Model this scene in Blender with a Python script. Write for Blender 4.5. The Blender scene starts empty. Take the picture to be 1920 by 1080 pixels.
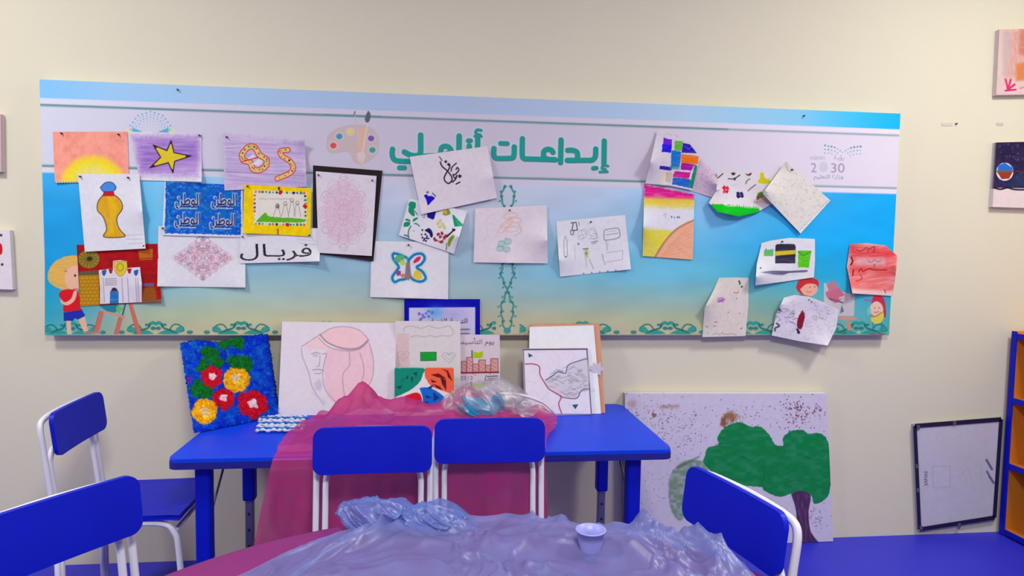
import bpy, bmesh, math, random
import numpy as np
from mathutils import Vector, Matrix
random.seed(7); rng = np.random.default_rng(7)
PI = math.pi
scene = bpy.context.scene
COL = scene.collection

# ------------------------------------------------------------------ camera, light, exposure
FL, YAW, PITCH, ROLL, CD, CH = 1267.15, .1125, .0653, .0152, 2.6144, 1.22
def _basis():
    cy, sy = math.cos(YAW), math.sin(YAW); cp, sp = math.cos(PITCH), math.sin(PITCH)
    f = np.array([sy*cp, cy*cp, -sp]); r = np.array([cy, -sy, 0.]); u = np.cross(r, f)
    cr, sr = math.cos(ROLL), math.sin(ROLL)
    return np.array([cr*r+sr*u, -sr*r+cr*u, f])
RB = _basis(); CP = np.array([0, -CD, CH])
cam = bpy.data.cameras.new('camera'); camo = bpy.data.objects.new('camera', cam); COL.objects.link(camo)
cam.sensor_width = 36; cam.lens = FL/1920*36; cam.clip_start = .02
camo.matrix_world = Matrix(((RB[0][0], RB[1][0], -RB[2][0], 0), (RB[0][1], RB[1][1], -RB[2][1], -CD),
                            (RB[0][2], RB[1][2], -RB[2][2], CH), (0, 0, 0, 1)))
scene.camera = camo
scene.view_settings.view_transform = 'Standard'; scene.view_settings.look = 'None'
scene.view_settings.exposure = 0.12; scene.view_settings.gamma = 1; scene.view_settings.use_curve_mapping = False
w = bpy.data.worlds.new('world'); scene.world = w; w.use_nodes = True
w.node_tree.nodes['Background'].inputs[0].default_value = (1, .97, .93, 1)
w.node_tree.nodes['Background'].inputs[1].default_value = .3
def lamp(x, y, z, e, sx, sy, col=(1, .985, .93)):
    l = bpy.data.lights.new('ceiling_lamp_or_fill', 'AREA'); l.shape = 'RECTANGLE'; l.size = sx; l.size_y = sy; l.energy = e; l.color = col
    o = bpy.data.objects.new('ceiling_lamp_or_fill', l); o.location = (x, y, z); COL.objects.link(o)
lamp(-1.8, -1.35, 2.77, 38, .4, .4)
lamp(2.15, -1.35, 2.77, 38, .4, .4)
lamp(0.2, -3.0, 2.77, 78, .6, .6)  # added fill light, unseen, to lift the middle of the board

# ------------------------------------------------------------------ helpers
def proj(P):
    q = (np.asarray(P, float)-CP) @ RB.T
    return 960+FL*q[..., 0]/q[..., 2], 540-FL*q[..., 1]/q[..., 2]
def ray(px, py):
    px = np.asarray(px, float); py = np.asarray(py, float)
    d = np.stack([(px-960)/FL, -(py-540)/FL, np.ones_like(px)], -1)
    return d @ RB
def W(px, py, d=0.):                       # point on the plane at distance d in front of the back wall
    r = ray(px, py); t = (-np.asarray(d, float)+CD)/r[..., 1]
    return CP+r*t[..., None]
def H(px, py, z):                          # point on a horizontal plane
    r = ray(px, py); t = (z-CH)/r[..., 2]
    return CP+r*t[..., None]
def s2l(c):
    c = np.clip(np.asarray(c, float), 0, 1)
    return np.where(c <= .04045, c/12.92, ((c+.055)/1.055)**2.4)
ALB = .80
def rgb(r, g, b): return tuple(s2l(np.array([r, g, b])/255)*ALB)+(1,)
def mat(name, col, rough=.6, metal=0., noise=0., nscale=30., bump=0., bscale=200., coat=0., spec=.5):
    m = bpy.data.materials.new(name); m.use_nodes = True; nt = m.node_tree; b = nt.nodes['Principled BSDF']
    b.inputs['Roughness'].default_value = rough; b.inputs['Metallic'].default_value = metal
    b.inputs['Coat Weight'].default_value = coat; b.inputs['Specular IOR Level'].default_value = spec
    b.inputs['Base Color'].default_value = col
    tc = nt.nodes.new('ShaderNodeTexCoord')
    if noise:
        n = nt.nodes.new('ShaderNodeTexNoise'); n.inputs['Scale'].default_value = nscale; n.inputs['Detail'].default_value = 4
        mx = nt.nodes.new('ShaderNodeMix'); mx.data_type = 'RGBA'
        mx.inputs[6].default_value = tuple(max(0, c*(1-noise)) for c in col[:3])+(1,)
        mx.inputs[7].default_value = tuple(min(1, c*(1+noise)) for c in col[:3])+(1,)
        nt.links.new(tc.outputs['Object'], n.inputs['Vector']); nt.links.new(n.outputs[0], mx.inputs[0])
        nt.links.new(mx.outputs[2], b.inputs['Base Color'])
    if bump:
        n2 = nt.nodes.new('ShaderNodeTexNoise'); n2.inputs['Scale'].default_value = bscale; n2.inputs['Detail'].default_value = 3
        bp = nt.nodes.new('ShaderNodeBump'); bp.inputs['Strength'].default_value = bump; bp.inputs['Distance'].default_value = .002
        nt.links.new(tc.outputs['Object'], n2.inputs['Vector']); nt.links.new(n2.outputs[0], bp.inputs['Height'])
        nt.links.new(bp.outputs[0], b.inputs['Normal'])
    return m
def film(name, col, clear, rough=.25, sss=.5, tint=(1, 1, 1, 1)):   # thin see-through sheet: part clear, part diffusing, a little sheen
    m = bpy.data.materials.new(name); m.use_nodes = True; nt = m.node_tree; nt.nodes.clear()
    out = nt.nodes.new('ShaderNodeOutputMaterial'); tr = nt.nodes.new('ShaderNodeBsdfTransparent'); tr.inputs[0].default_value = tint
    df = nt.nodes.new('ShaderNodeBsdfDiffuse'); df.inputs[0].default_value = col
    tl = nt.nodes.new('ShaderNodeBsdfTranslucent'); tl.inputs[0].default_value = col
    m1 = nt.nodes.new('ShaderNodeMixShader'); m1.inputs[0].default_value = sss
    m2 = nt.nodes.new('ShaderNodeMixShader')
    tc = nt.nodes.new('ShaderNodeTexCoord'); n = nt.nodes.new('ShaderNodeTexNoise'); n.inputs['Scale'].default_value = 14; n.inputs['Detail'].default_value = 5
    mr = nt.nodes.new('ShaderNodeMapRange'); mr.inputs[1].default_value = .3; mr.inputs[2].default_value = .7
    mr.inputs[3].default_value = 1-clear-.12; mr.inputs[4].default_value = 1-clear+.12
    gl = nt.nodes.new('ShaderNodeBsdfGlossy'); gl.inputs['Roughness'].default_value = rough
    m3 = nt.nodes.new('ShaderNodeMixShader'); m3.inputs[0].default_value = .06
    L = nt.links.new
    L(tc.outputs['Object'], n.inputs[0]); L(n.outputs[0], mr.inputs[0]); L(mr.outputs[0], m2.inputs[0])
    L(df.outputs[0], m1.inputs[1]); L(tl.outputs[0], m1.inputs[2]); L(tr.outputs[0], m2.inputs[1]); L(m1.outputs[0], m2.inputs[2])
    L(m2.outputs[0], m3.inputs[1]); L(gl.outputs[0], m3.inputs[2]); L(m3.outputs[0], out.inputs[0])
    return m
def attr_mat(name, rough=.75, spec=.3):
    m = bpy.data.materials.new(name); m.use_nodes = True; nt = m.node_tree; b = nt.nodes['Principled BSDF']
    a = nt.nodes.new('ShaderNodeAttribute'); a.attribute_name = 'Col'
    tc = nt.nodes.new('ShaderNodeTexCoord'); n = nt.nodes.new('ShaderNodeTexNoise'); n.inputs['Scale'].default_value = 90; n.inputs['Detail'].default_value = 3
    bp = nt.nodes.new('ShaderNodeBump'); bp.inputs['Strength'].default_value = .12; bp.inputs['Distance'].default_value = .002
    nt.links.new(tc.outputs['Object'], n.inputs[0]); nt.links.new(n.outputs[0], bp.inputs['Height']); nt.links.new(bp.outputs[0], b.inputs['Normal'])
    nt.links.new(a.outputs['Color'], b.inputs['Base Color']); b.inputs['Roughness'].default_value = rough; b.inputs['Specular IOR Level'].default_value = spec
    return m
M_PAPER = attr_mat('coloured_paper', .8, .12); M_BANNER = attr_mat('printed_board', .5, .15); M_YARN = attr_mat('tufted_wool', .95, .1)
M_WHITE = mat('white_painted_tube', rgb(235, 233, 245), .35, spec=.5)
M_BLUE = mat('blue_laminate', rgb(8, 68, 236), .42, noise=.12, nscale=9, spec=.16)
M_BLUE2 = mat('blue_plastic', rgb(6, 26, 200), .45, noise=.15, nscale=7, spec=.2)
M_EDGE = mat('dark_blue_edging', rgb(24, 24, 140), .5, noise=.1)
M_STEEL = mat('grey_steel', rgb(150, 150, 165), .35, metal=.7)
M_BLACK = mat('black_card', rgb(38, 30, 36), .6, noise=.1)
M_PIN = mat('dark_pin', rgb(40, 38, 50), .3)
M_CARD = mat('brown_cardboard', rgb(196, 140, 118), .8, noise=.1)

def link(o, parent=None):
    COL.objects.link(o)
    if parent: o.parent = parent
    return o
def tag(o, label=None, cat=None, group=None, kind=None):
    if label: o['label'] = label
    if cat: o['category'] = cat
    if group: o['group'] = group
    if kind: o['kind'] = kind
    return o
def empty(name, loc, label, cat, group=None, rz=0.):
    o = bpy.data.objects.new(name, None); o.location = loc; o.rotation_euler = (0, 0, rz); o.empty_display_size = .05
    link(o); return tag(o, label, cat, group)
def mesh(name, V, F, m, parent=None, smooth=False):
    me = bpy.data.meshes.new(name); me.from_pydata([tuple(v) for v in V], [], [tuple(f) for f in F]); me.validate()
    if m: me.materials.append(m)
    if smooth: me.polygons.foreach_set('use_smooth', [True]*len(me.polygons))
    o = bpy.data.objects.new(name, me); link(o)
    if parent: o.parent = parent
    return o
def bobj(name, bm, m, parent=None, smooth=False):
    bmesh.ops.recalc_face_normals(bm, faces=bm.faces[:])
    me = bpy.data.meshes.new(name); bm.to_mesh(me); bm.free(); me.materials.append(m)
    if smooth: me.polygons.foreach_set('use_smooth', [True]*len(me.polygons))
    o = bpy.data.objects.new(name, me); link(o)
    if parent: o.parent = parent
    return o
def box_bm(x0, x1, y0, y1, z0, z1, bev=0.):
    bm = bmesh.new(); bmesh.ops.create_cube(bm, size=1)
    for v in bm.verts: v.co = ((x0+x1)/2+v.co.x*(x1-x0), (y0+y1)/2+v.co.y*(y1-y0), (z0+z1)/2+v.co.z*(z1-z0))
    if bev: bmesh.ops.bevel(bm, geom=bm.edges[:], offset=bev, segments=2, affect='EDGES', profile=.5)
    return bm
def bez(pts, n=8):                          # Catmull-Rom through points of any dimension
    P = [np.array(p, float) for p in pts]
    if len(P) < 3: return np.array(P)
    P = [2*P[0]-P[1]]+P+[2*P[-1]-P[-2]]; out = []
    for i in range(1, len(P)-2):
        for k in range(n):
            t = k/n; a, b, c, d = P[i-1:i+3]
            out.append(.5*((2*b)+(c-a)*t+(2*a-5*b+4*c-d)*t*t+(3*b-a-3*c+d)*t**3))
    out.append(P[-2]); return np.array(out)
def tube_data(path, r, seg=8, flat=1., closed=False, side=None):
    P = [Vector(p) for p in path]; n = len(P); V = []; F = []
    prev = None
    for i, p in enumerate(P):
        a = P[(i-1) % n] if (i or closed) else p; b = P[(i+1) % n] if (i < n-1 or closed) else p
        t = (b-a).normalized()
        if prev is None:
            ref = side if side is not None else (Vector((0, 0, 1)) if abs(t.z) < .9 else Vector((1, 0, 0)))
            u = (ref-t*ref.dot(t)).normalized()
        else: u = (prev-t*prev.dot(t)).normalized()
        prev = u; v = t.cross(u)
        rr = r[i] if hasattr(r, '__len__') else r
        for k in range(seg):
            q = 2*PI*k/seg; V.append(p+u*(math.cos(q)*rr*flat)+v*(math.sin(q)*rr))
    for i in range(n if closed else n-1):
        j = (i+1) % n
        for k in range(seg):
            F.append((i*seg+k, i*seg+(k+1) % seg, j*seg+(k+1) % seg, j*seg+k))
    if not closed: F += [tuple(range(seg))[::-1], tuple((n-1)*seg+k for k in range(seg))]
    return V, F
def tube(name, path, r, m, parent=None, seg=8, flat=1., closed=False, side=None):
    V, F = tube_data(path, r, seg, flat, closed, side); return mesh(name, V, F, m, parent, True)
def rrect(wd, ht, rad, n=6):                # rounded rectangle outline, centred
    out = []
    for cx, cy, a0 in ((wd/2-rad, ht/2-rad, 0), (-wd/2+rad, ht/2-rad, PI/2), (-wd/2+rad, -ht/2+rad, PI), (wd/2-rad, -ht/2+rad, 1.5*PI)):
        for k in range(n+1):
            a = a0+PI/2*k/n; out.append((cx+rad*math.cos(a), cy+rad*math.sin(a)))
    return out
def prism_bm(outline, t, f=None, bev=.0):   # outline (x,y) extruded by t along z; f maps the vertices
    bm = bmesh.new(); a = [bm.verts.new((x, y, t/2)) for x, y in outline]; b = [bm.verts.new((x, y, -t/2)) for x, y in outline]
    n = len(a); bm.faces.new(a); bm.faces.new(b[::-1])
    for i in range(n): bm.faces.new((a[i], b[i], b[(i+1) % n], a[(i+1) % n]))
    if bev:
        bm.edges.ensure_lookup_table(); bm.faces.ensure_lookup_table()
        es = [e for e in bm.edges if abs(e.verts[0].co.z-e.verts[1].co.z) < 1e-6]
        bmesh.ops.bevel(bm, geom=es, offset=bev, segments=2, affect='EDGES', profile=.5)
    if f:
        for v in bm.verts: v.co = f(v.co)
    return bm

# ------------------------------------------------------------------ painter: colours worked out per vertex of a fine sheet
def vnoise(x, y, seed=0):
    xi = np.floor(x).astype(np.int64); yi = np.floor(y).astype(np.int64); fx = x-xi; fy = y-yi
    fx = fx*fx*(3-2*fx); fy = fy*fy*(3-2*fy)
    def h(a, b):
        n = (a*374761393+b*668265263+seed*974711) & 0x7fffffff
        n = ((n ^ (n >> 13))*1274126177) & 0x7fffffff
        return ((n ^ (n >> 16)) & 0xffff)/65535.
    return (h(xi, yi)*(1-fx)+h(xi+1, yi)*fx)*(1-fy)+(h(xi, yi+1)*(1-fx)+h(xi+1, yi+1)*fx)*fy
def C3(c): return np.array(c, float)/255
class Paint:
    def __init__(s, X, Y, base=(229, 229, 236)):
        s.X = X; s.Y = Y; s.C = np.empty((len(X), 3)); s.C[:] = C3(base)
    def _sel(s, P, m):
        P = np.asarray(P, float)
        return np.nonzero((s.X > P[:, 0].min()-m) & (s.X < P[:, 0].max()+m) & (s.Y > P[:, 1].min()-m) & (s.Y < P[:, 1].max()+m))[0]
    def _dist(s, i, P, closed):
        d = np.full(len(i), 1e9); x = s.X[i]; y = s.Y[i]; n = len(P)
        if n == 1: return np.hypot(x-P[0][0], y-P[0][1])
        for k in range(n if closed else n-1):
            a = P[k]; b = P[(k+1) % n]; vx, vy = b[0]-a[0], b[1]-a[1]; l2 = vx*vx+vy*vy+1e-9
            t = np.clip(((x-a[0])*vx+(y-a[1])*vy)/l2, 0, 1)
            d = np.minimum(d, (x-a[0]-t*vx)**2+(y-a[1]-t*vy)**2)
        return np.sqrt(d)
    def mix(s, i, m, col):
        m = np.clip(m, 0, 1)[:, None]; s.C[i] = s.C[i]*(1-m)+(C3(col) if np.ndim(col) == 1 else col)*m
    def cover(s, P, soft=.8, rough=0., seed=1):
        P = np.asarray(P, float); i = s._sel(P, soft+rough+1)
        if not len(i): return i, np.zeros(0)
        x = s.X[i]; y = s.Y[i]; ins = np.zeros(len(i), bool); n = len(P)
        for k in range(n):
            a = P[k]; b = P[(k+1) % n]
            c = ((a[1] > y) != (b[1] > y)) & (x < (b[0]-a[0])*(y-a[1])/(b[1]-a[1]+1e-12)+a[0]); ins ^= c
        d = s._dist(i, P, True); sd = np.where(ins, -d, d)
        if rough: sd = sd+(vnoise(x/3, y/3, seed)-.5)*2*rough
        return i, np.clip(.5-sd/soft, 0, 1)
    def fill(s, P, col, a=1., soft=.8, rough=0., tex=0., ang=0., sc=(14, 2.2), seed=1):
        i, m = s.cover(P, soft, rough, seed)
        if tex and len(i):
            c, q = math.cos(ang), math.sin(ang); x = s.X[i]*c+s.Y[i]*q; y = -s.X[i]*q+s.Y[i]*c
            m = m*(1-tex+tex*2*np.clip(vnoise(x/sc[0], y/sc[1], seed)-.1, 0, .55))
        s.mix(i, m*a, col); return s
    def line(s, P, wd=1., col=(60, 55, 70), a=1., closed=False, smooth=0, soft=.8):
        if smooth: P = bez(list(P)+([P[0]] if closed else []), smooth)
        P = np.asarray(P, float); i = s._sel(P, wd+2)
        if not len(i): return s
        d = s._dist(i, P, closed and not smooth); s.mix(i, a*np.clip(.5-(d-wd/2)/soft, 0, 1), col); return s
    def ell(s, cx, cy, rx, ry, col, a=1., ang=0., soft=.8, wd=0, **k):
        t = np.linspace(0, 2*PI, 25)[:-1]; c, q = math.cos(ang), math.sin(ang)
        P = np.stack([cx+rx*np.cos(t)*c-ry*np.sin(t)*q, cy+rx*np.cos(t)*q+ry*np.sin(t)*c], 1)
        return s.line(P, wd, col, a, True) if wd else s.fill(P, col, a, soft, **k)
    def blob(s, cx, cy, r, col, n=9, j=.35, a=1., seed=0, **k):
        g = random.Random(seed*31+int(cx)); P = [(cx+r*(1+g.uniform(-j, j))*math.cos(2*PI*q/n), cy+r*(1+g.uniform(-j, j))*math.sin(2*PI*q/n)) for q in range(n)]
        return s.fill(bez(P+[P[0]], 4), col, a, **k)
    def dots(s, pts, r, col, a=1.):
        for p in pts: s.line([p], 2*r, col, a)
        return s
    def grain(s, amp=.02, sc=6., seed=3):
        s.C *= (1+amp*(vnoise(s.X/sc, s.Y/sc, seed)*2-1)+amp*.6*(vnoise(s.X/sc*3.3, s.Y/sc*3.3, seed+1)*2-1))[:, None]; return s
    def grad(s, f, col, a=1.):               # f(X,Y)->0..1
        s.mix(np.arange(len(s.X)), f(s.X, s.Y)*a, col); return s
    def text(s, string, x, y, h, col, width=None, ang=0., a=1., skew=0., bold=0.):
        for tri in text_tris(string):
            q = tri.copy()
            if width: q[:, 0] *= width
            q = q*h; xx = q[:, 0]+skew*q[:, 1]; yy = -q[:, 1]
            c, n = math.cos(ang), math.sin(ang)
            P = np.stack([x+xx*c-yy*n, y+xx*n+yy*c], 1)
            i, m = s.cover(P, .6+bold)
            if len(i): s.mix(i, np.clip(m*1.25, 0, 1)*a, col)
        return s
_tt = {}
AR = {  # joined letter forms: isolated, final, initial, medial
 'ـ': ('ـ', 'ـ', 'ـ', 'ـ'), 'ا': ('\uFE8D', '\uFE8E', None, None), 'ب': ('\uFE8F', '\uFE90', '\uFE91', '\uFE92'), 'ت': ('\uFE95', '\uFE96', '\uFE97', '\uFE98'), 'ة': ('\uFE93', '\uFE94', None, None),
 'د': ('\uFEA9', '\uFEAA', None, None), 'ر': ('\uFEAD', '\uFEAE', None, None), 'ز': ('\uFEAF', '\uFEB0', None, None), 'س': ('\uFEB1', '\uFEB2', '\uFEB3', '\uFEB4'),
 'ط': ('\uFEC1', '\uFEC2', '\uFEC3', '\uFEC4'), 'ع': ('\uFEC9', '\uFECA', '\uFECB', '\uFECC'), 'ف': ('\uFED1', '\uFED2', '\uFED3', '\uFED4'), 'ل': ('\uFEDD', '\uFEDE', '\uFEDF', '\uFEE0'),
 'م': ('\uFEE1', '\uFEE2', '\uFEE3', '\uFEE4'), 'ن': ('\uFEE5', '\uFEE6', '\uFEE7', '\uFEE8'), 'ه': ('\uFEE9', '\uFEEA', '\uFEEB', '\uFEEC'), 'و': ('\uFEED', '\uFEEE', None, None),
 'ي': ('\uFEF1', '\uFEF2', '\uFEF3', '\uFEF4'), 'أ': ('\uFE83', '\uFE84', None, None), 'ؤ': ('\uFE85', '\uFE86', None, None)}
def arabic(t):
    out = []
    for k, ch in enumerate(t):
        if ch not in AR: out.append(ch); continue
        f = AR[ch]; pre = k > 0 and t[k-1] in AR and AR[t[k-1]][2] is not None; nxt = k+1 < len(t) and t[k+1] in AR and f[2] is not None
        out.append(f[3] if pre and nxt else f[1] if pre else f[2] if nxt else f[0])
    return ''.join(reversed(out)) if any(c in AR for c in t) else t
def text_tris(t):                            # triangles of a word, height about 1, centred on x
    if t in _tt: return _tt[t]
    c = bpy.data.curves.new('word', 'FONT'); c.body = arabic(t); c.resolution_u = 3; o = bpy.data.objects.new('word', c); COL.objects.link(o)
    dg = bpy.context.evaluated_depsgraph_get(); me = o.evaluated_get(dg).to_mesh(); me.calc_loop_triangles()
    co = np.array([v.co[:2] for v in me.vertices]); tr = [co[list(l.vertices)] for l in me.loop_triangles]
    if len(co):
        x0, x1 = co[:, 0].min(), co[:, 0].max(); tr = [q-np.array([(x0+x1)/2, 0]) for q in tr]
    o.evaluated_get(dg).to_mesh_clear(); bpy.data.objects.remove(o); bpy.data.curves.remove(c); _tt[t] = tr
    return tr
def Z(ox, oy, s): return lambda *p: [(ox+x/s, oy+y/s) for x, y in p]      # measured on an enlargement

def _pl(P, n):                               # n points evenly along a polyline
    P = np.asarray(P, float); d = np.r_[0, np.cumsum(np.hypot(*np.diff(P, axis=0).T))]; t = np.linspace(0, d[-1], n)
    return np.stack([np.interp(t, d, P[:, 0]), np.interp(t, d, P[:, 1])], 1)
def coons(top, right, bottom, left, nu, nv):
    T, Bm = _pl(top, nu), _pl(bottom, nu); Lf, Rt = _pl(left, nv), _pl(right, nv)
    u = np.linspace(0, 1, nu)[None, :, None]; v = np.linspace(0, 1, nv)[:, None, None]
    G = (1-v)*T[None]+v*Bm[None]+(1-u)*Lf[:, None]+u*Rt[:, None]-((1-u)*(1-v)*T[0]+u*(1-v)*T[-1]+(1-u)*v*Bm[0]+u*v*Bm[-1])
    return G, np.broadcast_to(u[..., 0], (nv, nu)), np.broadcast_to(v[..., 0], (nv, nu))
def grid_mesh(name, P, colors, m, parent=None, back=None, edgecol=None):
    nv, nu = P.shape[:2]; N = nu*nv; V = P.reshape(-1, 3)
    idx = np.arange(N).reshape(nv, nu)
    Q = np.stack([idx[1:, :-1], idx[1:, 1:], idx[:-1, 1:], idx[:-1, :-1]], -1).reshape(-1, 4)
    faces = Q; cols = colors; extra = []
    if back is not None:
        loop = np.r_[idx[0, :], idx[1:, -1], idx[-1, -2::-1], idx[-2:0:-1, 0]]
        V2 = V[loop]+back; n2 = len(loop); V = np.concatenate([V, V2]); k = np.arange(n2); kn = (k+1) % n2
        faces = np.concatenate([Q, np.stack([loop[k], loop[kn], N+kn, N+k], -1)])
        extra = [tuple(int(N+q) for q in k[::-1])]
        cols = np.concatenate([colors, np.tile(C3(edgecol)[None], (n2, 1))])
    me = bpy.data.meshes.new(name)
    if extra:
        me.from_pydata(V.tolist(), [], faces.tolist()+extra)
    else:
        me.vertices.add(len(V)); me.vertices.foreach_set('co', V.ravel().astype(np.float32))
        me.loops.add(faces.size); me.loops.foreach_set('vertex_index', faces.ravel().astype(np.int32))
        me.polygons.add(len(faces)); me.polygons.foreach_set('loop_start', np.arange(0, faces.size, 4, dtype=np.int32))
        me.polygons.foreach_set('loop_total', np.full(len(faces), 4, np.int32))
        me.polygons.foreach_set('use_smooth', np.ones(len(faces), bool))
        me.update(calc_edges=True)
    at = me.color_attributes.new('Col', 'FLOAT_COLOR', 'POINT')
    c4 = np.ones((len(V), 4), np.float32); c4[:, :3] = s2l(cols)*.87; at.data.foreach_set('color', c4.ravel())
    me.materials.append(m); o = bpy.data.objects.new(name, me); link(o)
    if parent: o.parent = parent
    return o
def curlf(curls):
    def f(u, v):
        d = np.zeros_like(u)
        for (cu, cv, amt, r) in curls:
            dd = np.hypot(u-cu, v-cv) if cu is not None and cv is not None else (np.abs(v-cv) if cu is None else np.abs(u-cu))
            d = d+amt*np.clip(1-dd/r, 0, 1)**2
        return d
    return f
BF = .040                                    # banner front, from the wall
def sheet(name, label, quad=None, lvl=1, curls=(), paint=None, base=(229, 229, 236), pins=(), dens=1.25, edges=None, cat='drawing', wob=.0015, group=None, parent=None, d0=None):
    if edges: top, right, bottom, left = edges
    else: tl, tr, br, bl = quad; top, right, bottom, left = [tl, tr], [tr, br], [bl, br], [tl, bl]
    wpx = max(np.hypot(*np.diff(np.array(e, float), axis=0).T).sum() for e in (top, bottom))
    hpx = max(np.hypot(*np.diff(np.array(e, float), axis=0).T).sum() for e in (left, right))
    nu, nv = max(8, int(wpx*dens)), max(8, int(hpx*dens))
    G, u, v = coons(top, right, bottom, left, nu, nv)
    d = (BF+.0015+.0035*(lvl-1) if d0 is None else d0)+curlf(curls)(u, v)+wob*(vnoise(u*3+lvl*7+len(name), v*3, 5))
    P = W(G[..., 0], G[..., 1], d)
    pt = Paint(G[..., 0].ravel(), G[..., 1].ravel(), base)
    if paint: paint(pt)
    pt.grain(.015)
    o = grid_mesh(name, P, pt.C, M_PAPER, parent)
    if not parent: tag(o, label, cat, group)
    for (px, py) in pins: pin(px, py, BF+.001+.0035*(lvl-1), o)
    return o
def pin(px, py, d, parent, m=None, r=.0036):
    bm = bmesh.new()
    bmesh.ops.create_cone(bm, cap_ends=True, segments=8, radius1=r, radius2=r*.75, depth=.009)
    c = W(px, py, d+.006)
    for q in bm.verts: q.co = (c[0]+q.co.x, c[1]-q.co.z, c[2]+q.co.y)
    return bobj('pushpin', bm, m or M_PIN, parent)
def board(name, label, tl, tr, br, bl, dtop, zbot, thick, paint, base=(229, 229, 236), edge=(200, 195, 205), cat='drawing', dens=1.2, dbot=None, group=None, m=None, yb=None):
    T0, T1 = W(*tl, dtop), W(*tr, dtop)
    B0, B1 = (H(*bl, zbot), H(*br, zbot)) if dbot is None else (W(*bl, dbot), W(*br, dbot))
    if dbot is None:                          # keep the foot square to the wall, standing on the table
        yb = (B0[1]+B1[1])/2 if yb is None else yb
        B0 = np.array([W(*bl, -yb)[0], yb, zbot]); B1 = np.array([W(*br, -yb)[0], yb, zbot])
    nu = max(8, int(np.hypot(tr[0]-tl[0], tr[1]-tl[1])*dens)); nv = max(8, int(np.hypot(bl[0]-tl[0], bl[1]-tl[1])*dens))
    u = np.linspace(0, 1, nu)[None, :, None]; v = np.linspace(0, 1, nv)[:, None, None]
    P = (1-v)*((1-u)*T0+u*T1)+v*((1-u)*B0+u*B1)
    X, Y = proj(P); pt = Paint(X.ravel(), Y.ravel(), base)
    if paint: paint(pt)
    pt.grain(.012)
    n = np.cross(T1-T0, B0-T0); n /= np.linalg.norm(n)
    if n[1] > 0: n = -n
    o = grid_mesh(name, P, pt.C, m or M_PAPER, None, back=np.array([0, thick, 0]), edgecol=edge)
    return tag(o, label, cat, group)

# ------------------------------------------------------------------ the room
def wall_mat():
    m = mat('cream_wall_paint', rgb(236, 230, 206), .8, noise=.02, nscale=2.2, bump=.15, bscale=160, spec=.25); return m
M_WALL = wall_mat()
M_FLOOR = mat('blue_floor_vinyl', rgb(48, 48, 214), .5, noise=.1, nscale=6, bump=.05, bscale=300)
M_CEIL = mat('white_ceiling', rgb(235, 235, 235), .9, noise=.02)
XL, XR, YF, ZC = -2.75, 2.80, -5.2, 2.80
def struct(name, bm, m): return tag(bobj(name, bm, m), kind='structure')
struct('floor', box_bm(XL-.1, XR+.1, YF-.1, .1, -.1, 0), M_FLOOR)
struct('wall_back', box_bm(XL-.1, XR+.1, 0, .1, 0, ZC), M_WALL)
struct('wall_left', box_bm(XL-.1, XL, YF, 0, 0, ZC), M_WALL)
struct('wall_right', box_bm(XR, XR+.1, YF, 0, 0, ZC), M_WALL)
struct('wall_front', box_bm(XL-.1, XR+.1, YF-.1, YF, 0, ZC), M_WALL)
struct('ceiling', box_bm(XL-.1, XR+.1, YF-.1, .1, ZC, ZC+.1), M_CEIL)

# ------------------------------------------------------------------ the printed board on the wall
TL, TR, BR, BL = (74, 149), (1688.5, 213), (1667, 628.5), (88, 629)
_us = np.array([0, .05, .1, .2, .35, .5, .65, .78, .9, 1.])
_vs = np.array([.36, .5, .62, .74, .84, .93, 1.])
_T = np.array([
 [(62,178,240),(70,182,240),(110,192,235),(150,202,228),(185,194,212),(190,192,206),(178,192,212),(140,194,232),(70,186,246),(0,172,250)],
 [(30,166,236),(40,170,236),(90,190,232),(145,200,226),(172,190,212),(178,188,204),(158,188,212),(120,188,230),(40,182,248),(0,174,250)],
 [(22,160,230),(34,166,230),(86,182,222),(132,192,216),(150,184,204),(152,182,198),(136,186,210),(96,186,226),(24,180,245),(0,180,250)],
 [(22,164,226),(44,170,220),(108,182,206),(138,186,202),(140,182,200),(146,180,194),(112,184,208),(98,186,208),(52,182,222),(14,178,232)],
 [(34,172,214),(70,178,204),(140,186,186),(158,190,182),(160,186,178),(150,178,178),(144,180,178),(140,184,180),(110,186,186),(50,178,208)],
 [(56,176,198),(110,184,188),(172,188,160),(182,190,152),(184,182,150),(176,174,148),(176,180,146),(172,182,146),(140,184,170),(76,184,190)],
 [(80,180,186),(140,184,170),(188,184,150),(192,184,148),(190,176,150),(184,172,150),(184,176,144),(182,180,144),(156,182,160),(92,184,180)]], float)/255
_bu = np.array([0, .08, .2, .5, .75, .88, .94, 1.])
_bc = np.array([(132,202,252),(158,208,246),(172,208,240),(178,196,226),(184,214,238),(140,210,246),(70,200,250),(0,186,252)], float)/255
_wc = np.array([(216,220,236),(216,216,232),(212,208,226),(204,198,214),(218,212,226),(228,220,236),(230,222,238),(230,224,238)], float)/255  # white field greys mid-board: print tone plus dimmer light painted in
def banner_uv(X, Y):
    u0 = np.clip((X-80)/1600, 0, 1); yt = 149+(X-74)*(64/1614.5); v = (Y-yt)/(629-yt)
    xl = 74+14*np.clip(v, 0, 1); xr = 1688.5-21.5*np.clip(v, 0, 1)
    return np.clip((X-xl)/(xr-xl), 0, 1), v
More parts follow.
